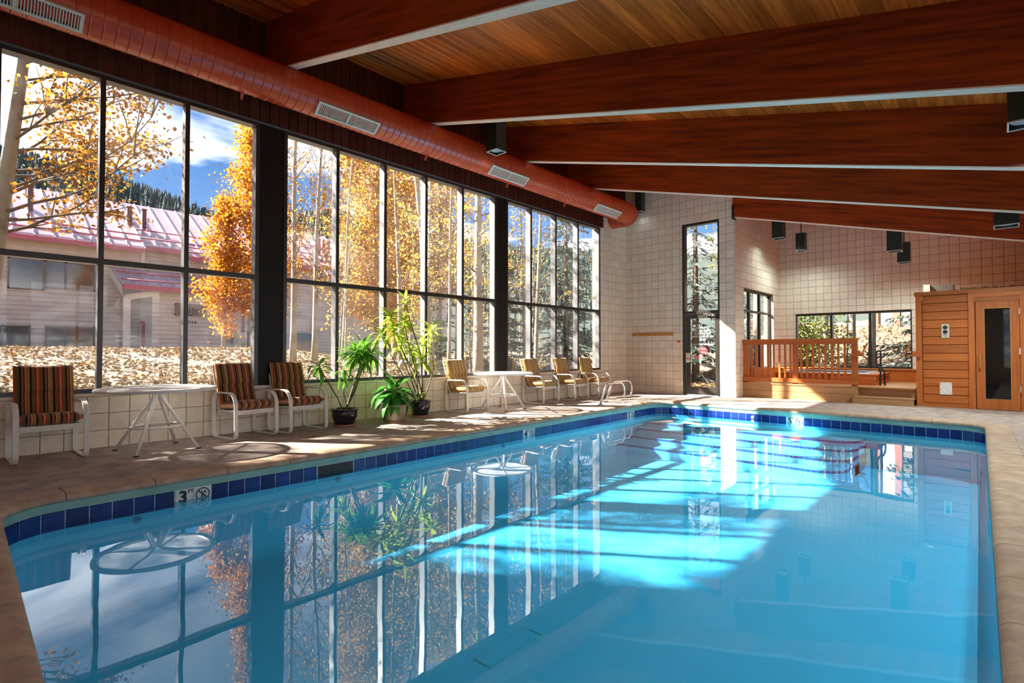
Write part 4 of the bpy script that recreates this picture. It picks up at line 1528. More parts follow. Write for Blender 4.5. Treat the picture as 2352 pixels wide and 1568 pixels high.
# back bench
MB().box(-4.70, XS, 16.18, 16.22, PZ, .66).obj('bench_front', 'cedar', pf)
MB().box(-4.70, XS, 16.16, YB - .02, .66, .69).obj('bench_top', 'cedar', pf)
MB().box(-4.72, -4.60, 14.0, 16.16, PZ, .69).obj('side_bench', 'cedar', pf)
tub = thing('hot_tub', 'square hot tub with blue tiled rim behind the railing', 'hot tub', (-3.12, 15.15, PZ))
TW, TD = 1.08, .92
for nm, (a, b, c_, d_) in (('side_panel', (-TW, TW, -TD, -TD + .03)), ('side_panel', (-TW, TW, TD - .03, TD)), ('side_panel', (-TW, -TW + .03, -TD + .03, TD - .03)), ('side_panel', (TW - .03, TW, -TD + .03, TD - .03))):
    for k in range(2):
        MB().box(a, b, c_, d_, k * .11 + .002, k * .11 + .106).obj(nm, 'cedar', tub)
e = .24
for (a, b, c_, d_) in ((-TW - .02, TW + .02, -TD - .02, -TD + e), (-TW - .02, TW + .02, TD - e, TD + .02), (-TW - .02, -TW + e, -TD + e, TD - e), (TW - e, TW + .02, -TD + e, TD - e)):
    MB().box(a, b, c_, d_, .222, .25).obj('rim_board', 'cedar', tub)
cs = rounded_poly([(-TW + e, -TD + e, 0), (TW - e, -TD + e, 0), (TW - e, TD - e, 0), (-TW + e, TD - e, 0)], .12, 6)
m = len(cs)
lip = MB().sweep([(p.x, p.y, .25) for p in cs], [(-.03, 0), (-.03, .03), (.05, .035), (.07, 0)], True, (0, 0, 1))
fix_normals(lip.obj('shell_lip', 'sparim', tub))
in_ = [Vector((p.x * .94, p.y * .94, 0)) for p in cs]
k0 = 0
for i in range(m):
    a, b = in_[i], in_[(i + 1) % m]
    ln = (b - a).length
    q = max(1, int(ln / .15))
    for j in range(q):
        u, v = a.lerp(b, (j + .03) / q), a.lerp(b, (j + .97) / q)
        MB().add([(u.x, u.y, .05), (v.x, v.y, .05), (v.x, v.y, .255), (u.x, u.y, .255)], [(0, 1, 2, 3), (3, 2, 1, 0)]).obj('tile', 'spatile', tub)
MB().add([(p.x, p.y, .17) for p in in_], [tuple(range(m))]).obj('spa_water', 'water', tub)
MB().add([(p.x, p.y, .02) for p in in_], [tuple(range(m))]).obj('spa_floor', 'sparim', tub)

rl = thing('wooden_railing', 'redwood balustrade along the front of the hot tub platform', 'railing', (0, PY + .06, 0))
RX0, RX1 = -4.72, -2.30
MB().box(RX0 - .02, RX1 + .03, -.085, .055, 1.39, 1.43).obj('handrail_cap', 'redwood', rl)
MB().box(RX0, RX1, -.055, -.015, 1.30, 1.39).obj('top_rail', 'redwood', rl)
MB().box(RX0, RX1, -.062, -.015, .40, .50).obj('bottom_rail', 'redwood', rl)
for x in (-4.665, -3.555, -2.36):
    MB().box(x - .055, x + .055, -.010, .085, PZ, 1.39).obj('post', 'redwoodV', rl)
for x in (-4.53, -4.41, -4.285, -4.155, -4.025, -3.895, -3.77, -3.655, -3.42, -3.30, -3.17, -3.045, -2.92, -2.79, -2.665, -2.54):
    MB().box(x - .02, x + .02, -.014, .024, .50, 1.30).obj('baluster', 'redwoodV', rl)
for i, (x, y, lab) in enumerate(((-2.27, PY - .01, 'open wooden gate latch bracket on the end of the railing'), (-1.33, 13.74, 'wooden gate latch bracket on the sauna corner post'))):
    t = thing('gate_bracket', lab, 'bracket', (x, y, 0), 0)
    sg = 1 if i == 0 else -1
    MB().obox((-.02 * sg, -.035, 1.05), (.26, .05, .035), None, .004).obj('arm', 'redwood', t)
    MB().obox((.11 * sg if i == 0 else -.10, -.03, 1.18), (.03, .035, .30), Matrix.Rotation(.42, 3, 'Y'), .004).obj('stop', 'redwoodV', t)
    MB().obox((.02, -.035, 1.10), (.06, .045, .09), None, .004).obj('block', 'redwoodV', t)
t = thing('spa_handrail', 'dark bent steel handrail standing beside the hot tub', 'rail', (-1.96, 14.35, PZ))
MB().tube(rounded_poly([(-.03, 0, 0), (-.02, 0, .34), (-.11, .04, .48), (-.10, .06, .78), (-.03, .10, .78), (-.03, .10, .42), (.04, .06, .30), (.05, .06, 0)], [0, .08, .08, .04, .04, .08, .08, 0], 5), .018, 10).obj('tube', 'darksteel', t)

# ------------------------------------------------------------------ sauna cabin
sa = thing('sauna_cabin', 'cedar boarded sauna cabin with a glazed door', 'sauna', (0, 13.80, 0))
SX0, SX1, SZT = -1.285, XR - .02, 2.30
MB().box(SX0, SX1, .06, YB - 13.80 - .03, 0.0, 2.20).obj('cabin_core', 'cedarV', sa)
MB().box(SX0, SX0 + .10, -.02, .06, 0, 2.29).obj('corner_post', 'cedarV', sa)
MB().box(SX0 - .02, SX1, -.035, .10, 2.29, 2.37).obj('top_trim', 'cedar', sa)
zs = grid(.08, 2.29, 13)
for a, b in zip(zs[:-1], zs[1:]):
    m_ = MB()
    c = .006
    m_.add([(SX0 + .11, .055, a), (-.455, .055, a), (-.455, .055, b), (SX0 + .11, .055, b),
            (SX0 + .11, .022, a + c * 1.5), (-.455, .022, a + c * 1.5), (-.455, .022, b - c), (SX0 + .11, .022, b - c)],
           [(4, 5, 6, 7), (0, 1, 5, 4), (1, 2, 6, 5), (2, 3, 7, 6), (3, 0, 4, 7)])
    m_.obj('board', 'cedar', sa)
MB().box(SX0 + .10, -.455, .005, .055, 0, .08).obj('skirting', 'cedar', sa)
MB().box(-.455, -.36, -.02, .06, 0, 2.20).obj('door_trim', 'cedarV', sa)
MB().box(-.455, .40, -.022, .06, 2.20, 2.29).obj('door_trim', 'cedar', sa)
MB().box(.285, .40, -.02, .06, 0, 2.20).obj('door_trim', 'cedarV', sa)
MB().box(-.36, .285, -.005, .06, 2.115, 2.20).obj('door_head', 'cedar', sa)
for k in range(12):
    MB().box(.405, SX1, .022, .055, .02 + k * .19, .02 + k * .19 + .184).obj('board', 'cedar', sa)
dd = MB()
dd.box(-.345, -.225, -.004, .04, .01, 2.11)
dd.box(.16, .275, -.004, .04, .01, 2.11)
dd.box(-.225, .16, -.004, .04, 1.985, 2.11)
dd.box(-.225, .16, -.004, .04, .01, .20)
dl = dd.obj('door', 'cedarV', sa)
MB().box(-.235, .17, .012, .02, .19, 2.0).obj('glass', 'darkglass', dl)
for (a, b, c_, d_) in ((-.225, -.213, .20, 1.985), (.148, .16, .20, 1.985), (-.213, .148, .20, .212), (-.213, .148, 1.973, 1.985)):
    MB().box(a, b, -.008, .012, c_, d_).obj('bead', 'pine', dl)
MB().tube(rounded_poly([(-.29, -.004, .80), (-.29, -.06, .80), (-.29, -.06, 1.06), (-.29, -.004, 1.06)], [0, .02, .02, 0], 4), .014, 10).obj('handle', 'pine', dl)
for z in (.42, 1.14, 1.90):
    MB().box(.268, .292, -.016, -.004, z - .06, z + .06).obj('hinge', 'chrome', dl)
t = tag(thing('sauna_control', 'white control plate with two black dials on the sauna boards', 'control', (-.81, 13.80, 1.55)), None)
MB().obox((0, .010, 0), (.125, .020, .28), None, .005).obj('plate', 'register', t)
for z in (.075, -.015):
    MB().lathe([(0, .022), (.030, .022), (.036, .006), (.038, 0)], 16).obj('dial', 'black', t, (0, 0, z), (PI / 2, 0, 0))
text('dial_lettering', 'HEAT', .035, (0, -.001, -.075), Rd, 'blackprint', t, .0005)
text('dial_lettering', 'TIME', .03, (0, -.001, -.11), Rd, 'blackprint', t, .0005)
t = thing('access_panel', 'blank white screwed panel low on the sauna boards', 'panel', (-.815, 13.80, .38))
MB().obox((0, .012, 0), (.195, .018, .25), None, .003).obj('plate', 'white', t)
for (x, z) in ((-.08, .10), (.08, .10), (-.08, -.02), (.08, -.10)):
    MB().lathe([(0, .004), (.006, .003), (.008, 0)], 8).obj('screw', 'greybox', t, (x, .002, z), (PI / 2, 0, 0))
tag(MB().box(-1.08, -.70, 14.4, 14.75, 2.372, 2.55).obj('storage_box', 'greybox'), 'grey box lying on the sauna roof', 'box')
tag(MB().box(-1.20, -1.085, 14.35, 14.7, 2.372, 2.575).obj('cream_block', 'block'), 'cream block standing on the sauna roof beside a grey box', 'block')
mb = MB()
for k in range(220):
    x = -.66 + rnd.random() * 3.4
    y = 14.3 + rnd.random() * .5
    h_ = .05 + rnd.random() * .05
    w = .035
    a = rnd.uniform(-.06, .06)
    mb.add([(x - w, y, 2.371), (x + w, y, 2.371), (x + w + a, y + .03, 2.371 + h_), (x - w + a, y + .03, 2.371 + h_)], [(0, 1, 2, 3)])
tag(mb.obj('insulation_batt', 'straw'), 'fringe of straw coloured insulation on the sauna roof', 'insulation', kind='stuff')

# ------------------------------------------------------------------ outside: ground, leaves
def ss(a, b, x):
    f = max(0.0, min(1.0, (x - a) / (b - a)))
    return f * f * (3 - 2 * f)


def gz(x, y):
    """ground height outside the building"""
    if y > YF and x > -9.5:
        bk = .02 + ss(17.5, 30, y) * 2.6
        f = ss(-9.5, -8.0, x)
        lf = lz(x, y)
        return lf * (1 - f) + bk * f
    return lz(x, y)


def lz(x, y):
    d = -8.0 - x
    rise = .42 + .75 * ss(0.2, 9.0, d)
    low = .02 + .80 * ss(0.5, 14.0, d)
    f = ss(6.0, 13.0, y)
    return rise * (1 - f) + low * f + .04 * math.sin(x * 1.3 + y * .7) + .03 * math.sin(x * 2.9 - y * 1.9)


def in_house(x, y):
    return (-8.02 < x < 3.3 and -2.9 < y < YF + .2) or (-5.0 < x < 3.3 and YF <= y < YB + .2)


gx = [-160, -120, -90, -70, -56, -44, -36, -30, -26, -22, -19, -16.5, -14.5, -13, -11.8, -10.8, -10, -9.4, -8.9, -8.4, -8.03, -5.0, -2, 3.26, 6, 12, 30, 80]
gy = [-80, -40, -20, -10, -6, -2.86, -1, 1, 3, 5, 7, 9, 11, 12.4, 13.36, 14.5, 15.6, 16.9, 18, 19.5, 21, 23, 26, 30, 36, 44, 56, 80, 120, 160]
mb = MB()
idx = {}
for i, x in enumerate(gx):
    for j, y in enumerate(gy):
        idx[i, j] = len(mb.v)
        z = gz(x, y)
        if x > 3.2:
            z = -.1
        mb.v.append((x, y, z))
for i in range(len(gx) - 1):
    for j in range(len(gy) - 1):
        xm, ym = (gx[i] + gx[i + 1]) / 2, (gy[j] + gy[j + 1]) / 2
        if in_house(xm, ym):
            continue
        mb.f.append((idx[i, j], idx[i + 1, j], idx[i + 1, j + 1], idx[i, j + 1])); mb.sm.append(True); mb.mi.append(0)
gr = mb.obj('leaf_strewn_ground', 'ground')
tag(gr, 'brown leaf strewn ground rising outside the windows', 'ground', kind='structure')


def leaves(P, size, jit=.3, flat=0.0):
    """rhombic leaves at points P (n,3) with random tilt"""
    n = len(P)
    a = nrs.normal(size=(n, 3))
    if flat:
        a[:, 2] = a[:, 2] * (1 - flat)
    a /= np.linalg.norm(a, axis=1)[:, None] + 1e-9
    b = nrs.normal(size=(n, 3))
    if flat:
        b[:, 2] = b[:, 2] * (1 - flat)
    b -= (a * b).sum(1)[:, None] * a
    b /= np.linalg.norm(b, axis=1)[:, None] + 1e-9
    s = size * (1 + jit * nrs.uniform(-1, 1, size=(n, 1)))
    return np.stack([P - a * s * .5, P + b * s * .42 - a * s * .05, P + a * s * .5, P - b * s * .42 - a * s * .05], axis=1)


pts = []
while len(pts) < 70000:
    k = nrs.rand()
    if k < .80:
        x = -8.15 - nrs.rand() ** 1.4 * 12
        y = nrs.uniform(-1, 26)
    elif k < .9:
        x = nrs.uniform(-9.5, -4.9); y = nrs.uniform(13.5, 22)
    else:
        x = nrs.uniform(-6.5, 1.5); y = nrs.uniform(17, 27)
    if in_house(x, y):
        continue
    pts.append((x, y, gz(x, y) + .012 + .03 * nrs.rand()))
o = quads_obj('fallen_leaves', leaves(np.array(pts), .082, .4, .55), 'litter', None, 'stuff')
tag(o, 'carpet of fallen brown and gold leaves outside the windows', 'leaves')


# ------------------------------------------------------------------ trees
def arc(p, d, ln, n, wob, r_, lift=0.0):
    out = [Vector(p)]
    d = Vector(d).normalized()
    for i in range(n):
        d = (d + Vector((r_.uniform(-wob, wob), r_.uniform(-wob, wob), r_.uniform(-wob, wob) + lift))).normalized()
        out.append(out[-1] + d * (ln / n))
    return out


def aspen(name, lab, base, h, r0, lean=(0, 0), crown0=.3, width=1.6, nb=26, sub=5, nleaf=5000, lsize=.07, leafmat='gold', seed=1,
          twigmat='twig', profile='cone', spread=.16, group='aspens beyond the window wall', cat='tree', az=None, up=.55, leafz=0.0, topless=False):
    r_ = random.Random(seed)
    x, y = base
    z = gz(x, y) - .1
    root = thing(name, lab, cat, (x, y, z), 0, group)
    top = Vector((lean[0], lean[1], h))
    tp = []
    nseg_ = 9
    for i in range(nseg_ + 1):
        f = i / nseg_
        tp.append(Vector((lean[0] * f + .05 * math.sin(f * 7 + seed) * f, lean[1] * f + .05 * math.cos(f * 6 + seed) * f, h * f)))
    MB().tube(tp, [r0 * (1 - .82 * (i / nseg_)) * (1.18 if i == 0 else 1) for i in range(nseg_ + 1)], 10).obj('trunk', 'bark', root)

    def at(f):
        q = f * nseg_
        i = min(nseg_ - 1, int(q))
        return tp[i].lerp(tp[i + 1], q - i)
    br = MB()
    tips = []
    for k in range(nb):
        f = crown0 + (1 - crown0) * (k + r_.random() * .8) / nb
        f = min(f, .985)
        a = k * 2.4 + r_.uniform(-.4, .4) if az is None else r_.uniform(*az)
        g = (f - crown0) / (1 - crown0)
        if profile == 'cone':
            L_ = width * (1.05 - .85 * g) * (.35 + .65 * min(1, g / .12))
        elif profile == 'oval':
            L_ = width * (.35 + .65 * math.sin(PI * min(1, g * .9 + .08)))
        else:
            L_ = width * (.7 + .3 * r_.random())
        L_ *= r_.uniform(.75, 1.1)
        p = at(f)
        d = Vector((math.cos(a), math.sin(a), up + .5 * g + r_.uniform(-.22, .34)))
        pth = arc(p, d, L_, 5, .16, r_, .03)
        rb = max(.006, r0 * (1 - .8 * f) * .27)
        br.tube(pth, [rb * (1 - .75 * i / 5) for i in range(6)], 5, cap=False)
        for s in range(sub):
            i = r_.randint(1, 5)
            q = pth[i]
            d2 = (pth[i] - pth[i - 1]).normalized() + Vector((r_.uniform(-.9, .9), r_.uniform(-.9, .9), r_.uniform(-.4, .7)))
            l2 = L_ * r_.uniform(.22, .45)
            p2 = arc(q, d2, l2, 3, .2, r_, .02)
            br.tube(p2, [rb * .42, rb * .32, rb * .22, rb * .12], 4, cap=False)
            tips.append((q, p2))
        tips.append((pth[2], pth[2:]))
    tag(br.obj('branches', twigmat, root), kind='stuff')
    if nleaf:
        # leaves hang in clusters along the outer twigs
        arr = []
        m_ = len(tips)
        sel = nrs.randint(0, m_, size=nleaf)
        tt = nrs.beta(2.2, 1.2, size=nleaf)
        for s, t_ in zip(sel, tt):
            q, p2 = tips[s]
            i = min(len(p2) - 2, int(t_ * (len(p2) - 1)))
            fr_ = t_ * (len(p2) - 1) - i
            c_ = p2[i].lerp(p2[i + 1], fr_)
            arr.append((c_.x, c_.y, c_.z))
        P = np.array(arr) + nrs.normal(scale=spread, size=(nleaf, 3)) * np.array([1, 1, .8])
        if leafz:
            P = P[P[:, 2] > leafz]
        quads_obj('foliage', leaves(P, lsize, .3), leafmat, root, 'stuff')
    return root


def spruce(lab, base, h, w, seed, matname='needle', dens=1.0, group='spruces among the aspens', z0=.06, zbase=None):
    r_ = random.Random(seed)
    x, y = base
    z = (gz(x, y) if zbase is None else zbase) - .1
    root = thing('spruce_tree', lab, 'tree', (x, y, z), 0, group)
    MB().tube([(0, 0, 0), (.02, .02, h * .5), (0, 0, h)], [.03 * h * .6, .03 * h * .35, .01], 8).obj('trunk', 'twig', root)
    br = MB()
    C_ = []; D_ = []
    nl = int(h / (.26 if dens > .6 else .42))
    for k in range(nl):
        f = z0 + (1 - z0) * k / nl
        L_ = w * (1 - f) ** .85 + .12
        nb = max(5, int(8 * (1 - f * .5)))
        for b in range(nb):
            a = b * 2 * PI / nb + k * .7 + r_.uniform(-.2, .2)
            l_ = L_ * r_.uniform(.8, 1.12)
            d = Vector((math.cos(a), math.sin(a), r_.uniform(-.42, .12)))
            p0 = Vector((0, 0, h * min(.99, f + r_.uniform(-.5, .5) * .26 / h * 1.6)))
            pth = [p0, p0 + d * l_ * .5 + Vector((0, 0, -.06 * l_)), p0 + d * l_ + Vector((0, 0, -.04 * l_))]
            br.tube(pth, [.016, .010, .004], 4, cap=False)
            ns_ = int(l_ * 26 * dens) + 3
            for s in range(ns_):
                t_ = r_.uniform(.12, 1.0)
                c_ = (pth[0].lerp(pth[1], t_ * 2) if t_ < .5 else pth[1].lerp(pth[2], t_ * 2 - 1))
                side = r_.choice((-1, 1))
                e = Vector((-d.y, d.x, 0)) * side * .8 + d * .8 + Vector((0, 0, r_.uniform(-1.1, .25)))
                C_.append(c_); D_.append(e.normalized() * (.16 + .16 * (1 - t_)) * (.7 + .25 * l_))
    br.obj('branches', 'twig', root)['kind'] = 'stuff'
    C_ = np.array([c_[:] for c_ in C_]); D_ = np.array([d_[:] for d_ in D_])
    n_ = len(C_)
    wv = nrs.normal(size=(n_, 3)); wv -= (wv * D_).sum(1)[:, None] * D_ / ((D_ ** 2).sum(1)[:, None])
    wv *= .026 / (np.linalg.norm(wv, axis=1)[:, None] + 1e-9)
    C2 = C_ + nrs.normal(scale=.02, size=(n_, 3))
    V = np.stack([C2, C2 + D_ * .45 + wv, C2 + D_, C2 + D_ * .45 - wv], axis=1)
    quads_obj('needles', V, matname, root, 'stuff')
    return root


# 1: the near leaning aspen at the first window, and the ones out of frame that dapple the sun
aspen('aspen_tree', 'leaning pale aspen with golden sprays just outside the first window', (-10.45, .24), 8.4, .13, (.15, .66), .28, 2.3, 40, 8, 11500, .062, 'goldshade', 3, profile='even', spread=.13, up=.15, az=(.75, 2.3))
aspen('aspen_tree', 'thin pale aspen standing at the very edge of the first window', (-11.2, -1.9), 8.5, .11, (.2, .2), .3, 1.6, 24, 5, 3500, .075, 'gold', 4, profile='oval')
aspen('aspen_tree', 'aspen outside the frame whose crown shades the first windows', (-14.2, -5.2), 11.5, .14, (.2, .3), .25, 2.2, 30, 6, 9000, .085, 'gold', 5, profile='oval', spread=.25)
spruce('spruce outside the frame that shades the first windows', (-12.2, -2.75), 10.5, 2.5, 8, dens=.8)
aspen('aspen_tree', 'bare aspen outside the frame beyond the shading spruce', (-17.0, -3.6), 11.5, .13, (.1, .2), .3, 1.8, 28, 5, 3800, .085, 'gold', 6, profile='oval', spread=.25)
# 2: dense orange flame shaped aspens left of the dark post
aspen('golden_aspen', 'dense flame shaped orange aspen seen just before the dark post', (-22, 8.55), 10.6, .13, (.1, -.1), .10, 2.2, 66, 8, 26000, .10, 'orange', 11, profile='cone', spread=.24, up=.9)
aspen('golden_aspen', 'lower orange aspen clump at the foot of the flame shaped one', (-22.5, 7.35), 6.0, .09, (0, .1), .10, 1.25, 36, 7, 8000, .10, 'orange', 12, profile='cone', spread=.20, up=.9)
# 3: two sparse aspens beyond the post
aspen('sparse_aspen', 'sparse leafed twin aspen, the one closest to the dark post', (-13, 5.86), 8.6, .085, (.0, .06), .25, 1.0, 42, 8, 1500, .048, 'orange', 13, profile='oval', twigmat='twigpale', spread=.07, up=1.2)
aspen('sparse_aspen', 'sparse leafed aspen with bare white forks in front of the red vents', (-13, 6.42), 7.6, .08, (-.02, .16), .22, 1.1, 42, 8, 750, .048, 'orange', 14, profile='oval', twigmat='twigpale', spread=.07, up=1.2)
# 4: the big golden crowns
aspen('golden_aspen', 'broad bright golden aspen filling the windows behind the plants', (-19, 12.1), 11.0, .14, (.0, -.1), .12, 2.5, 78, 8, 36000, .095, 'gold', 15, profile='oval', spread=.32)
aspen('golden_aspen', 'second golden aspen crown, lower, behind the leaning trunk', (-20, 13.6), 7.4, .12, (.1, .2), .10, 2.0, 54, 8, 18000, .095, 'gold', 16, profile='oval', spread=.26)
aspen('golden_aspen', 'golden aspen crown standing behind the white trunks', (-18, 14.6), 10.5, .13, (.0, .1), .26, 2.2, 54, 7, 15000, .09, 'gold', 17, profile='oval', spread=.27)
# 5: white trunks at mid window
for i, (x, y, h_, r_, ln, nl, lab) in enumerate([
        (-11.0, 8.72, 9.0, .105, (.0, -.95), 900, 'leaning white aspen trunk right of the tall plant'),
        (-12.2, 8.55, 8.5, .075, (.0, -.3), 500, 'slim white aspen trunk just left of the leaning one'),
        (-11.6, 9.75, 8.6, .055, (.0, .2), 500, 'thin white aspen trunk between two thicker ones'),
        (-11.2, 10.55, 10.0, .165, (.0, .03), 1500, 'stout straight white aspen trunk beside the second dark post'),
        (-12.6, 12.6, 9.6, .09, (.0, .2), 1000, 'white aspen trunk seen past the second dark post'),
        (-11.0, 12.9, 9.2, .08, (.0, .35), 900, 'forked white aspen trunk behind the tan chairs'),
        (-13.5, 15.2, 9.0, .07, (.0, -.3), 700, 'thin white aspen trunk before the green spruce'),
        (-14.2, 10.9, 8.8, .07, (.1, .3), 900, 'thin aspen trunk further back amid yellow leaves'),
        (-15.5, 8.6, 8.0, .06, (.1, .3), 900, 'thin white trunk behind the tallest potted plant'),
        (-15.0, 13.0, 9.0, .08, (.1, .1), 1100, 'grey white trunk deeper in the grove'),
        (-10.4, 16.2, 9.0, .09, (.0, .1), 700, 'white aspen trunk at the last window pane')]):
    aspen('aspen_tree', lab, (x, y), h_, r_, ln, .26, 1.25, 26, 6, nl, .075, 'yellowpale' if i % 2 else 'gold', 30 + i, profile='even', twigmat='twigpale' if i % 2 else 'twig', spread=.11, up=.35, leafz=0.8)
# undergrowth
for i, (x, y, lab) in enumerate([(-13.0, 9.4, 'leggy sapling with pale yellow leaves by the leaning trunk'), (-12.4, 11.3, 'leggy yellow sapling behind the stout trunk'),
                                 (-14.0, 14.0, 'bare grey sapling thicket behind the tan chairs'), (-16.5, 12.0, 'tangled sapling deep in the grove'),
                                 (-13.2, 7.4, 'bare white sapling between plants and house'), (-15.6, 16.4, 'grey sapling beyond the last panes'), (-17.5, 9.6, 'brown sapling under the golden crowns'), (-17.0, 15.5, 'pale bare sapling deep behind the second post'), (-18.5, 18.0, 'pale bare sapling before the grey green spruce'), (-16.0, 18.5, 'pale bare sapling beyond the last chairs'), (-19.5, 21.5, 'pale bare sapling furthest back in the grove'), (-21.0, 17.0, 'pale bare sapling in front of the hill'), (-15.2, 20.5, 'pale bare sapling close to the hall corner')]):
    aspen('sapling', lab, (x, y), 4.6 if i < 7 else 7.0, .035, (.1, .1), .10, 1.0 if i < 7 else 1.4, 34, 7, 700 if i < 2 else 260, .07, 'yellowpale', 60 + i, profile='even', twigmat='twigpale', spread=.10, up=.8, group='saplings among the aspens')
spruce('green spruce filling the panes just past the second dark post', (-14.0, 14.6), 4.4, 1.6, 21, dens=1.1)
spruce('tall grey green spruce behind the last two panes', (-14.4, 19.0), 9.5, 2.3, 22, 'bluespruce', 1.1)
spruce('small green spruce between the leaning and stout trunks', (-13.5, 10.6), 2.8, 1.2, 23, dens=1.2)
spruce('dark spruce bough reaching in at the edge of the first window', (-10.6, -1.55), 2.7, 1.5, 24, 'bluespruce', 1.3)
# beyond the door and the alcove windows
spruce('grey blue spruce seen through the tall glass door', (-7.9, 18.0), 8.6, 1.9, 25, 'bluespruce', .55, 'spruces behind the pool hall', z0=.10)
spruce('spruce with drooping boughs outside the alcove side window', (-9.6, 27.5), 9.0, 2.2, 26, 'bluespruce', .6, 'spruces behind the pool hall')
spruce('spruce boughs crossing the right of the low alcove window', (-1.0, 20.8), 6.5, 2.2, 27, 'bluespruce', 1.2, 'spruces behind the pool hall')
for i, (x, y, h_, r_, lab) in enumerate([(-7.3, 18.6, 9.0, .05, 'thin bare trunk standing right behind the glass door'), (-4.30, 20.0, 8, .13, 'pale trunk at the low window, nearest its first mullion'),
                                         (-3.62, 20.4, 8, .15, 'pale trunk in the middle of the low alcove window'), (-3.12, 20.9, 8, .12, 'slanting grey trunk right of the middle of the low window'),
                                         (-5.75, 19.2, 9, .11, 'white trunk close outside the alcove side window'), (-6.75, 20.8, 9, .16, 'broad grey trunk filling the alcove side window')]):
    aspen('aspen_tree', lab, (x, y), h_, r_, (.1, .1), .38, 1.2, 18, 4, 500, .08, 'yellowpale', 90 + i, profile='even', twigmat='twigpale', spread=.12, group='aspens behind the pool hall')
root = thing('bush', 'yellow green bush outside the low alcove window', 'shrub', (-4.9, 20.2, gz(-4.9, 20.2)))
bb = MB()
for k in range(14):
    a = k * 2.4
    bb.tube(arc((0, 0, 0), (math.cos(a) * .5, math.sin(a) * .5, 1), 1.6, 4, .2, rnd), [.02, .016, .012, .008, .004], 5, cap=False)
tag(bb.obj('branches', 'twig', root), kind='stuff')
P = nrs.normal(size=(3800, 3)) * np.array([.55, .5, .55]) + np.array([0, 0, 1.15])
quads_obj('foliage', leaves(P, .085, .3), 'bush', root, 'stuff')
# small brown timber building glimpsed at the right of the low window
t = thing('timber_shed', 'rust brown timbered building glimpsed beyond the low alcove window', 'building', (-3.0, 27.0, gz(-3.0, 27.0) - .3))
MB().box(-.9, 4.0, 0, 2.5, 0, 3.4).obj('wall', 'farwall', t)
for x in (-.9, -.15, .75, 2.2):
    MB().box(x - .12, x + .12, -.06, .0, 0, 3.4).obj('timber_post', 'rust', t)
MB().box(-1.2, 4.3, -.4, 2.9, 3.4, 3.6).obj('roof', 'rust', t)
for k in range(8):
    MB().box(-.02, .62, -.03, 0, .6 + k * .25, .8 + k * .25).obj('slat', 'greybox', t)

# ------------------------------------------------------------------ the house across the garden
hs = thing('apartment_house', 'long grey sided house with a pink metal roof across the garden', 'house', (0, 0, 0))
HX = -40.0


def siding(name, x, y0, y1, z0, z1, pitch_=.26, parent=hs, mt_='siding'):
    """lapped boards on a wall facing +x"""
    m_ = MB()
    k = int((z1 - z0) / pitch_) + 1
    for i in range(k):
        a = z0 + i * pitch_
        b = min(z1, a + pitch_)
        if b - a < .02:
            continue
        m_.add([(x + .06, y0, a), (x + .06, y1, a), (x + .01, y1, b), (x + .01, y0, b), (x, y0, a), (x, y1, a)], [(0, 1, 2, 3), (4, 5, 1, 0)])
    return tag(m_.obj(name, mt_, parent), kind='stuff')


def roof_plane(name, ye0, ye1, xe, ze, yr0, yr1, xr, zr, nseam, rows=()):
    """eave line to ridge line, standing seams running up the slope"""
    A, B_, C_, D_ = Vector((xe, ye0, ze)), Vector((xe, ye1, ze)), Vector((xr, yr1, zr)), Vector((xr, yr0, zr))
    nv = (B_ - A).cross(D_ - A).normalized()
    if nv.z < 0:
        nv = -nv
    h_ = nv * .12
    m_ = MB().add([A, B_, C_, D_, A - h_, B_ - h_, C_ - h_, D_ - h_], [(0, 1, 2, 3), (7, 6, 5, 4), (0, 4, 5, 1), (1, 5, 6, 2), (2, 6, 7, 3), (3, 7, 4, 0)])
    o = fix_normals(m_.obj(name, 'metalroof', hs))
    for k in range(nseam + 1):
        f = k / nseam
        a, b = A.lerp(B_, f), D_.lerp(C_, f)
        s_ = Vector((0, .03, 0))
        q = MB().add([a - s_, a + s_, b + s_, b - s_, a - s_ + nv * .07, a + s_ + nv * .07, b + s_ + nv * .07, b - s_ + nv * .07],
                     [(4, 5, 6, 7), (0, 1, 5, 4), (1, 2, 6, 5), (2, 3, 7, 6), (3, 0, 4, 7)])
        fix_normals(q.obj('roof_seam', 'roofseam', o))
    for f in rows:
        a, b = A.lerp(D_, f), B_.lerp(C_, f)
        q = MB().tube([a + nv * .16, b + nv * .16], .05, 6)
        q.obj('snow_rail', 'eave', o)
    e = MB().add([A + nv * .03, B_ + nv * .03, B_ + nv * .03 - Vector((0, 0, .3)), A + nv * .03 - Vector((0, 0, .3)), A + Vector((.06, 0, 0)), B_ + Vector((.06, 0, 0)), B_ + Vector((.06, 0, -.28)), A + Vector((.06, 0, -.28))],
                 [(4, 5, 6, 7), (0, 1, 5, 4), (3, 2, 6, 7), (0, 4, 7, 3), (1, 5, 6, 2)])
    fix_normals(e.obj('eave_board', 'eave', o))
    return o


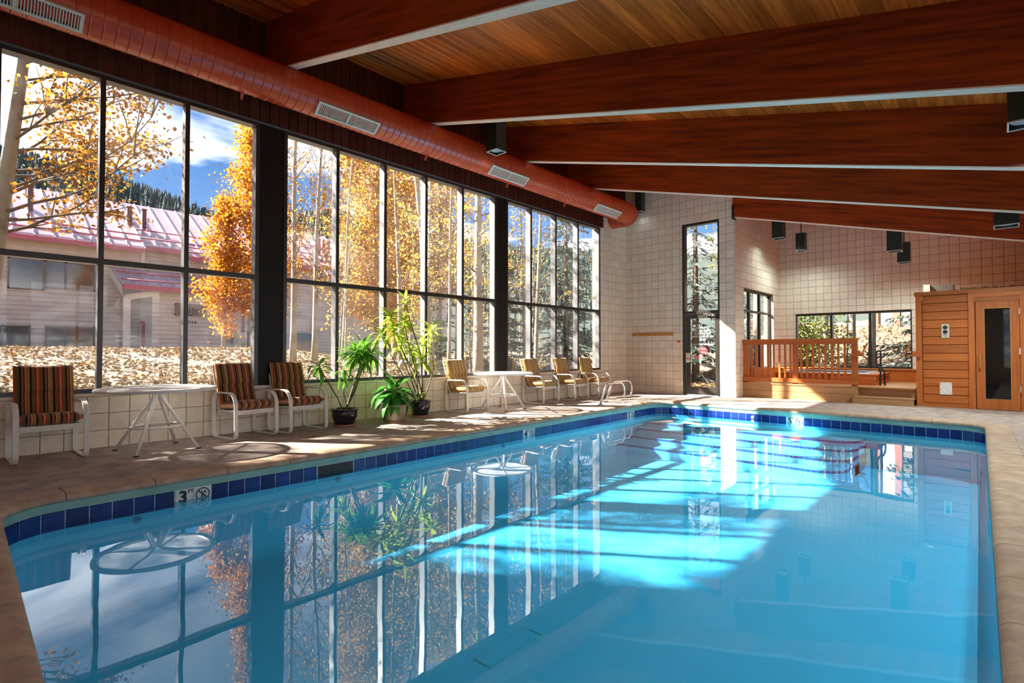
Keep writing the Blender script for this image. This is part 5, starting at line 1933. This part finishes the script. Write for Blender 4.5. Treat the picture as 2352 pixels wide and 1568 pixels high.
siding('wall', HX, -8, 8.3, .6, 7.7)
siding('wall', HX - .8, 8.3, 34, .6, 7.9)
MB().box(HX - 9, HX - .85, -8, 34, .4, 7.4).obj('house_core', 'siding', hs)
MB().box(HX - .02, HX + .10, 8.16, 8.36, .6, 7.7).obj('corner_board', 'sidingtrim', hs)
roof_plane('roof', -9, 8.25, HX + .75, 7.58, -9, 8.25, -47.0, 12.0, 20, (.10, .22))
roof_plane('roof', 8.25, 24, HX - .35, 7.95, 8.25, 24, -47.0, 12.05, 18, (.12, .3))
roof_plane('roof', 10.7, 16.6, HX + .75, 7.42, 10.7, 16.6, HX - 2.0, 9.15, 7, (.12, .35))
roof_plane('roof', 20.5, 34, HX + .7, 7.3, 20.2, 33, -47.0, 11.9, 14, (.15, .4, .65))
siding('dormer_wall', HX - .05, 10.8, 16.5, 4.5, 7.4)
# triangle cheek of the dormer, boards in the trim colour
m_ = MB()
for k in range(8):
    a, b = 6.2 + k * .20, 6.2 + (k + 1) * .20
    fa = (a - 6.2) / 1.7; fb = (b - 6.2) / 1.7
    m_.add([(HX - .05 - 0.0, 10.79, a), (HX - 2.0 * (1 - 0), 10.79, a), (HX - 2.0, 10.79, b), (HX - .05 - 1.6 * fb, 10.79, b)], [(0, 1, 2, 3)])
m_.obj('dormer_cheek', 'sidingtrim', hs)
# entrance porch
porch = hs
siding('porch_wall', -36.8, 8.1, 12.1, .6, 5.0)
MB().box(-39.8, -36.82, 8.12, 12.08, .6, 4.9).obj('porch_core', 'siding', hs)
MB().box(-36.85, -36.70, 11.98, 12.16, .6, 4.95).obj('corner_board', 'sidingtrim', hs)
MB().box(-36.95, -36.65, 6.70, 7.02, .6, 4.25).obj('porch_column', 'sidingtrim', hs)
MB().add([(-36.7, 6.75, 4.05), (-36.7, 8.2, 4.40), (-36.7, 9.2, 4.95), (-36.7, 6.75, 4.40)], [(0, 1, 2, 3)]).obj('porch_beam', 'sidingtrim', hs)
roof_plane('roof', 6.6, 12.5, -36.4, 4.95, 6.6, 12.5, -39.9, 6.3, 9, (.15, .6))
MB().add([(-36.35, 6.55, 4.9), (-36.35, 6.62, 4.2), (-39.9, 6.55, 5.8), (-39.9, 6.55, 6.35)], [(0, 1, 2, 3)]).obj('bargeboard', 'sidingtrim', hs)
MB().box(-38.6, -38.5, 7.96, 8.4, 1.0, 2.86).obj('entrance_door', 'door_red', hs)
MB().box(-38.62, -38.52, 7.88, 8.1, 2.86, 2.98).obj('door_head', 'door_red', hs)


def hwin(y0, y1, z0, z1, x=HX, mull=()):
    f = MB()
    t_ = .07
    for (a, b, c_, d_) in ((y0, y1, z0, z0 + t_), (y0, y1, z1 - t_, z1), (y0, y0 + t_, z0, z1), (y1 - t_, y1, z0, z1)):
        f.box(x + .02, x + .12, a, b, c_, d_)
    for m__ in mull:
        f.box(x + .02, x + .12, m__ - .05, m__ + .05, z0, z1)
    o = f.obj('window', 'houseframe', hs)
    eds = [y0] + list(mull) + [y1]
    for a, b in zip(eds[:-1], eds[1:]):
        MB().box(x + .05, x + .075, a, b, z0, z1).obj('pane', 'housewin', o)


hwin(-.4, 1.78, 4.55, 6.2, mull=(.7,)); hwin(2.06, 3.57, 4.6, 6.35); hwin(3.6, 5.85, 4.75, 6.35, mull=(4.5,))
hwin(1.0, 3.02, 1.1, 2.58, mull=(1.9,)); hwin(3.64, 5.87, 1.15, 2.6, mull=(4.53,))
hwin(13.85, 15.0, 4.85, 6.3, HX - .78); hwin(13.88, 15.0, 1.1, 2.6, HX - .78); hwin(18.3, 19.9, 1.0, 2.55, HX - .78)
hwin(9.27, 10.9, 3.32, 4.07, -36.78, (10.1,))
for k, ch in enumerate('114'):
    text('house_number', ch, .30, (-36.70, 10.02 + k * .17, 2.93), wall_frame((1, 0, 0)), 'blackprint', hs, .01)
for (y, z0, z1, w) in ((3.15, 9.9, 11.15, .13), (8.1, 9.5, 10.85, .14), (8.93, 9.5, 10.85, .12)):
    m_ = MB().box(-43.3, -42.9, y - w, y + w, z0 - .5, z1)
    m_.box(-43.35, -42.85, y - w - .04, y + w + .04, z1, z1 + .06)
    m_.obj('chimney', 'chimney', hs)
for y in (21.55, 22.02, 22.42):
    MB().lathe([(.18, 0), (.18, 1.25), (.14, 1.36), (0, 1.4)], 14).obj('roof_vent', 'redvent', hs, (-43, y, 9.5))
MB().box(-38.0, -37.9, 6.55, 7.6, 2.0, 2.06).obj('porch_sign', 'whiteprint', hs)
MB().box(-38.0, -37.9, 6.55, 7.6, 1.75, 1.81).obj('porch_sign', 'whiteprint', hs)

# ------------------------------------------------------------------ far forested hill
mb = MB()
az = [-60 + i * 3 for i in range(0, 58)]
ridge_pts = [(-60, 40), (-30, 46), (0, 52), (2.4, 54), (3.9, 53), (9.2, 51.5), (14.7, 46.0), (16.4, 44.0), (20, 41), (24.9, 46.5), (28.2, 49.0), (34, 43), (45, 38), (60, 34), (80, 34), (115, 34)]


def ridge(a):
    for (a0, h0), (a1, h1) in zip(ridge_pts[:-1], ridge_pts[1:]):
        if a0 <= a <= a1:
            return h0 + (h1 - h0) * (a - a0) / (a1 - a0)
    return 50


SCL = 3.0
hv = []
prof_h = [(300, -2), (380, .25), (470, .62), (560, .9), (600, 1.0), (660, 1.0), (760, .6)]
for a in az:
    ra = math.radians(a)
    d = Vector((-math.cos(ra), math.sin(ra), 0))
    H_ = (ridge(a) - 1.2) * SCL + 8
    for (r_, f) in prof_h:
        hv.append(d * r_ + Vector((0, 0, H_ * f if f > 0 else f)))
q = len(prof_h)
fs_ = [(i * q + j, i * q + j + 1, (i + 1) * q + j + 1, (i + 1) * q + j) for i in range(len(az) - 1) for j in range(q - 1)]
hill = fix_normals(MB().add(hv, fs_, True).obj('wooded_hill', 'forest'))
tag(hill, 'dark wooded hill rising behind the house', 'hill', kind='structure')
cv = []; cf = []
for k in range(5200):
    a = nrs.uniform(-8, 60)
    ra = math.radians(a)
    u = nrs.rand()
    r_ = 330 + 290 * u ** .6
    H_ = (ridge(a) - 1.2) * SCL + 8
    f = np.interp(r_, [p_[0] for p_ in prof_h], [max(0, p_[1]) for p_ in prof_h])
    p = Vector((-math.cos(ra) * r_, math.sin(ra) * r_, H_ * f - .5))
    hh = nrs.uniform(6, 12); ww = hh * nrs.uniform(.14, .22)
    for (z0, z1, w_) in ((.0, .6, 1.0), (.35, 1.0, .68)):
        b = len(cv)
        for s in range(5):
            t_ = 2 * PI * s / 5 + a
            cv.append((p.x + ww * w_ * math.cos(t_), p.y + ww * w_ * math.sin(t_), p.z + hh * z0))
        cv.append((p.x, p.y, p.z + hh * z1))
        cf += [(b + s, b + (s + 1) % 5, b + 5) for s in range(5)]
me = bpy.data.meshes.new('hillside_conifers')
me.from_pydata(cv, [], cf)
me.materials.append(M['farfir'])
tag(link('hillside_conifers', me), 'thousands of dark conifers covering the hill', 'conifers', kind='stuff')
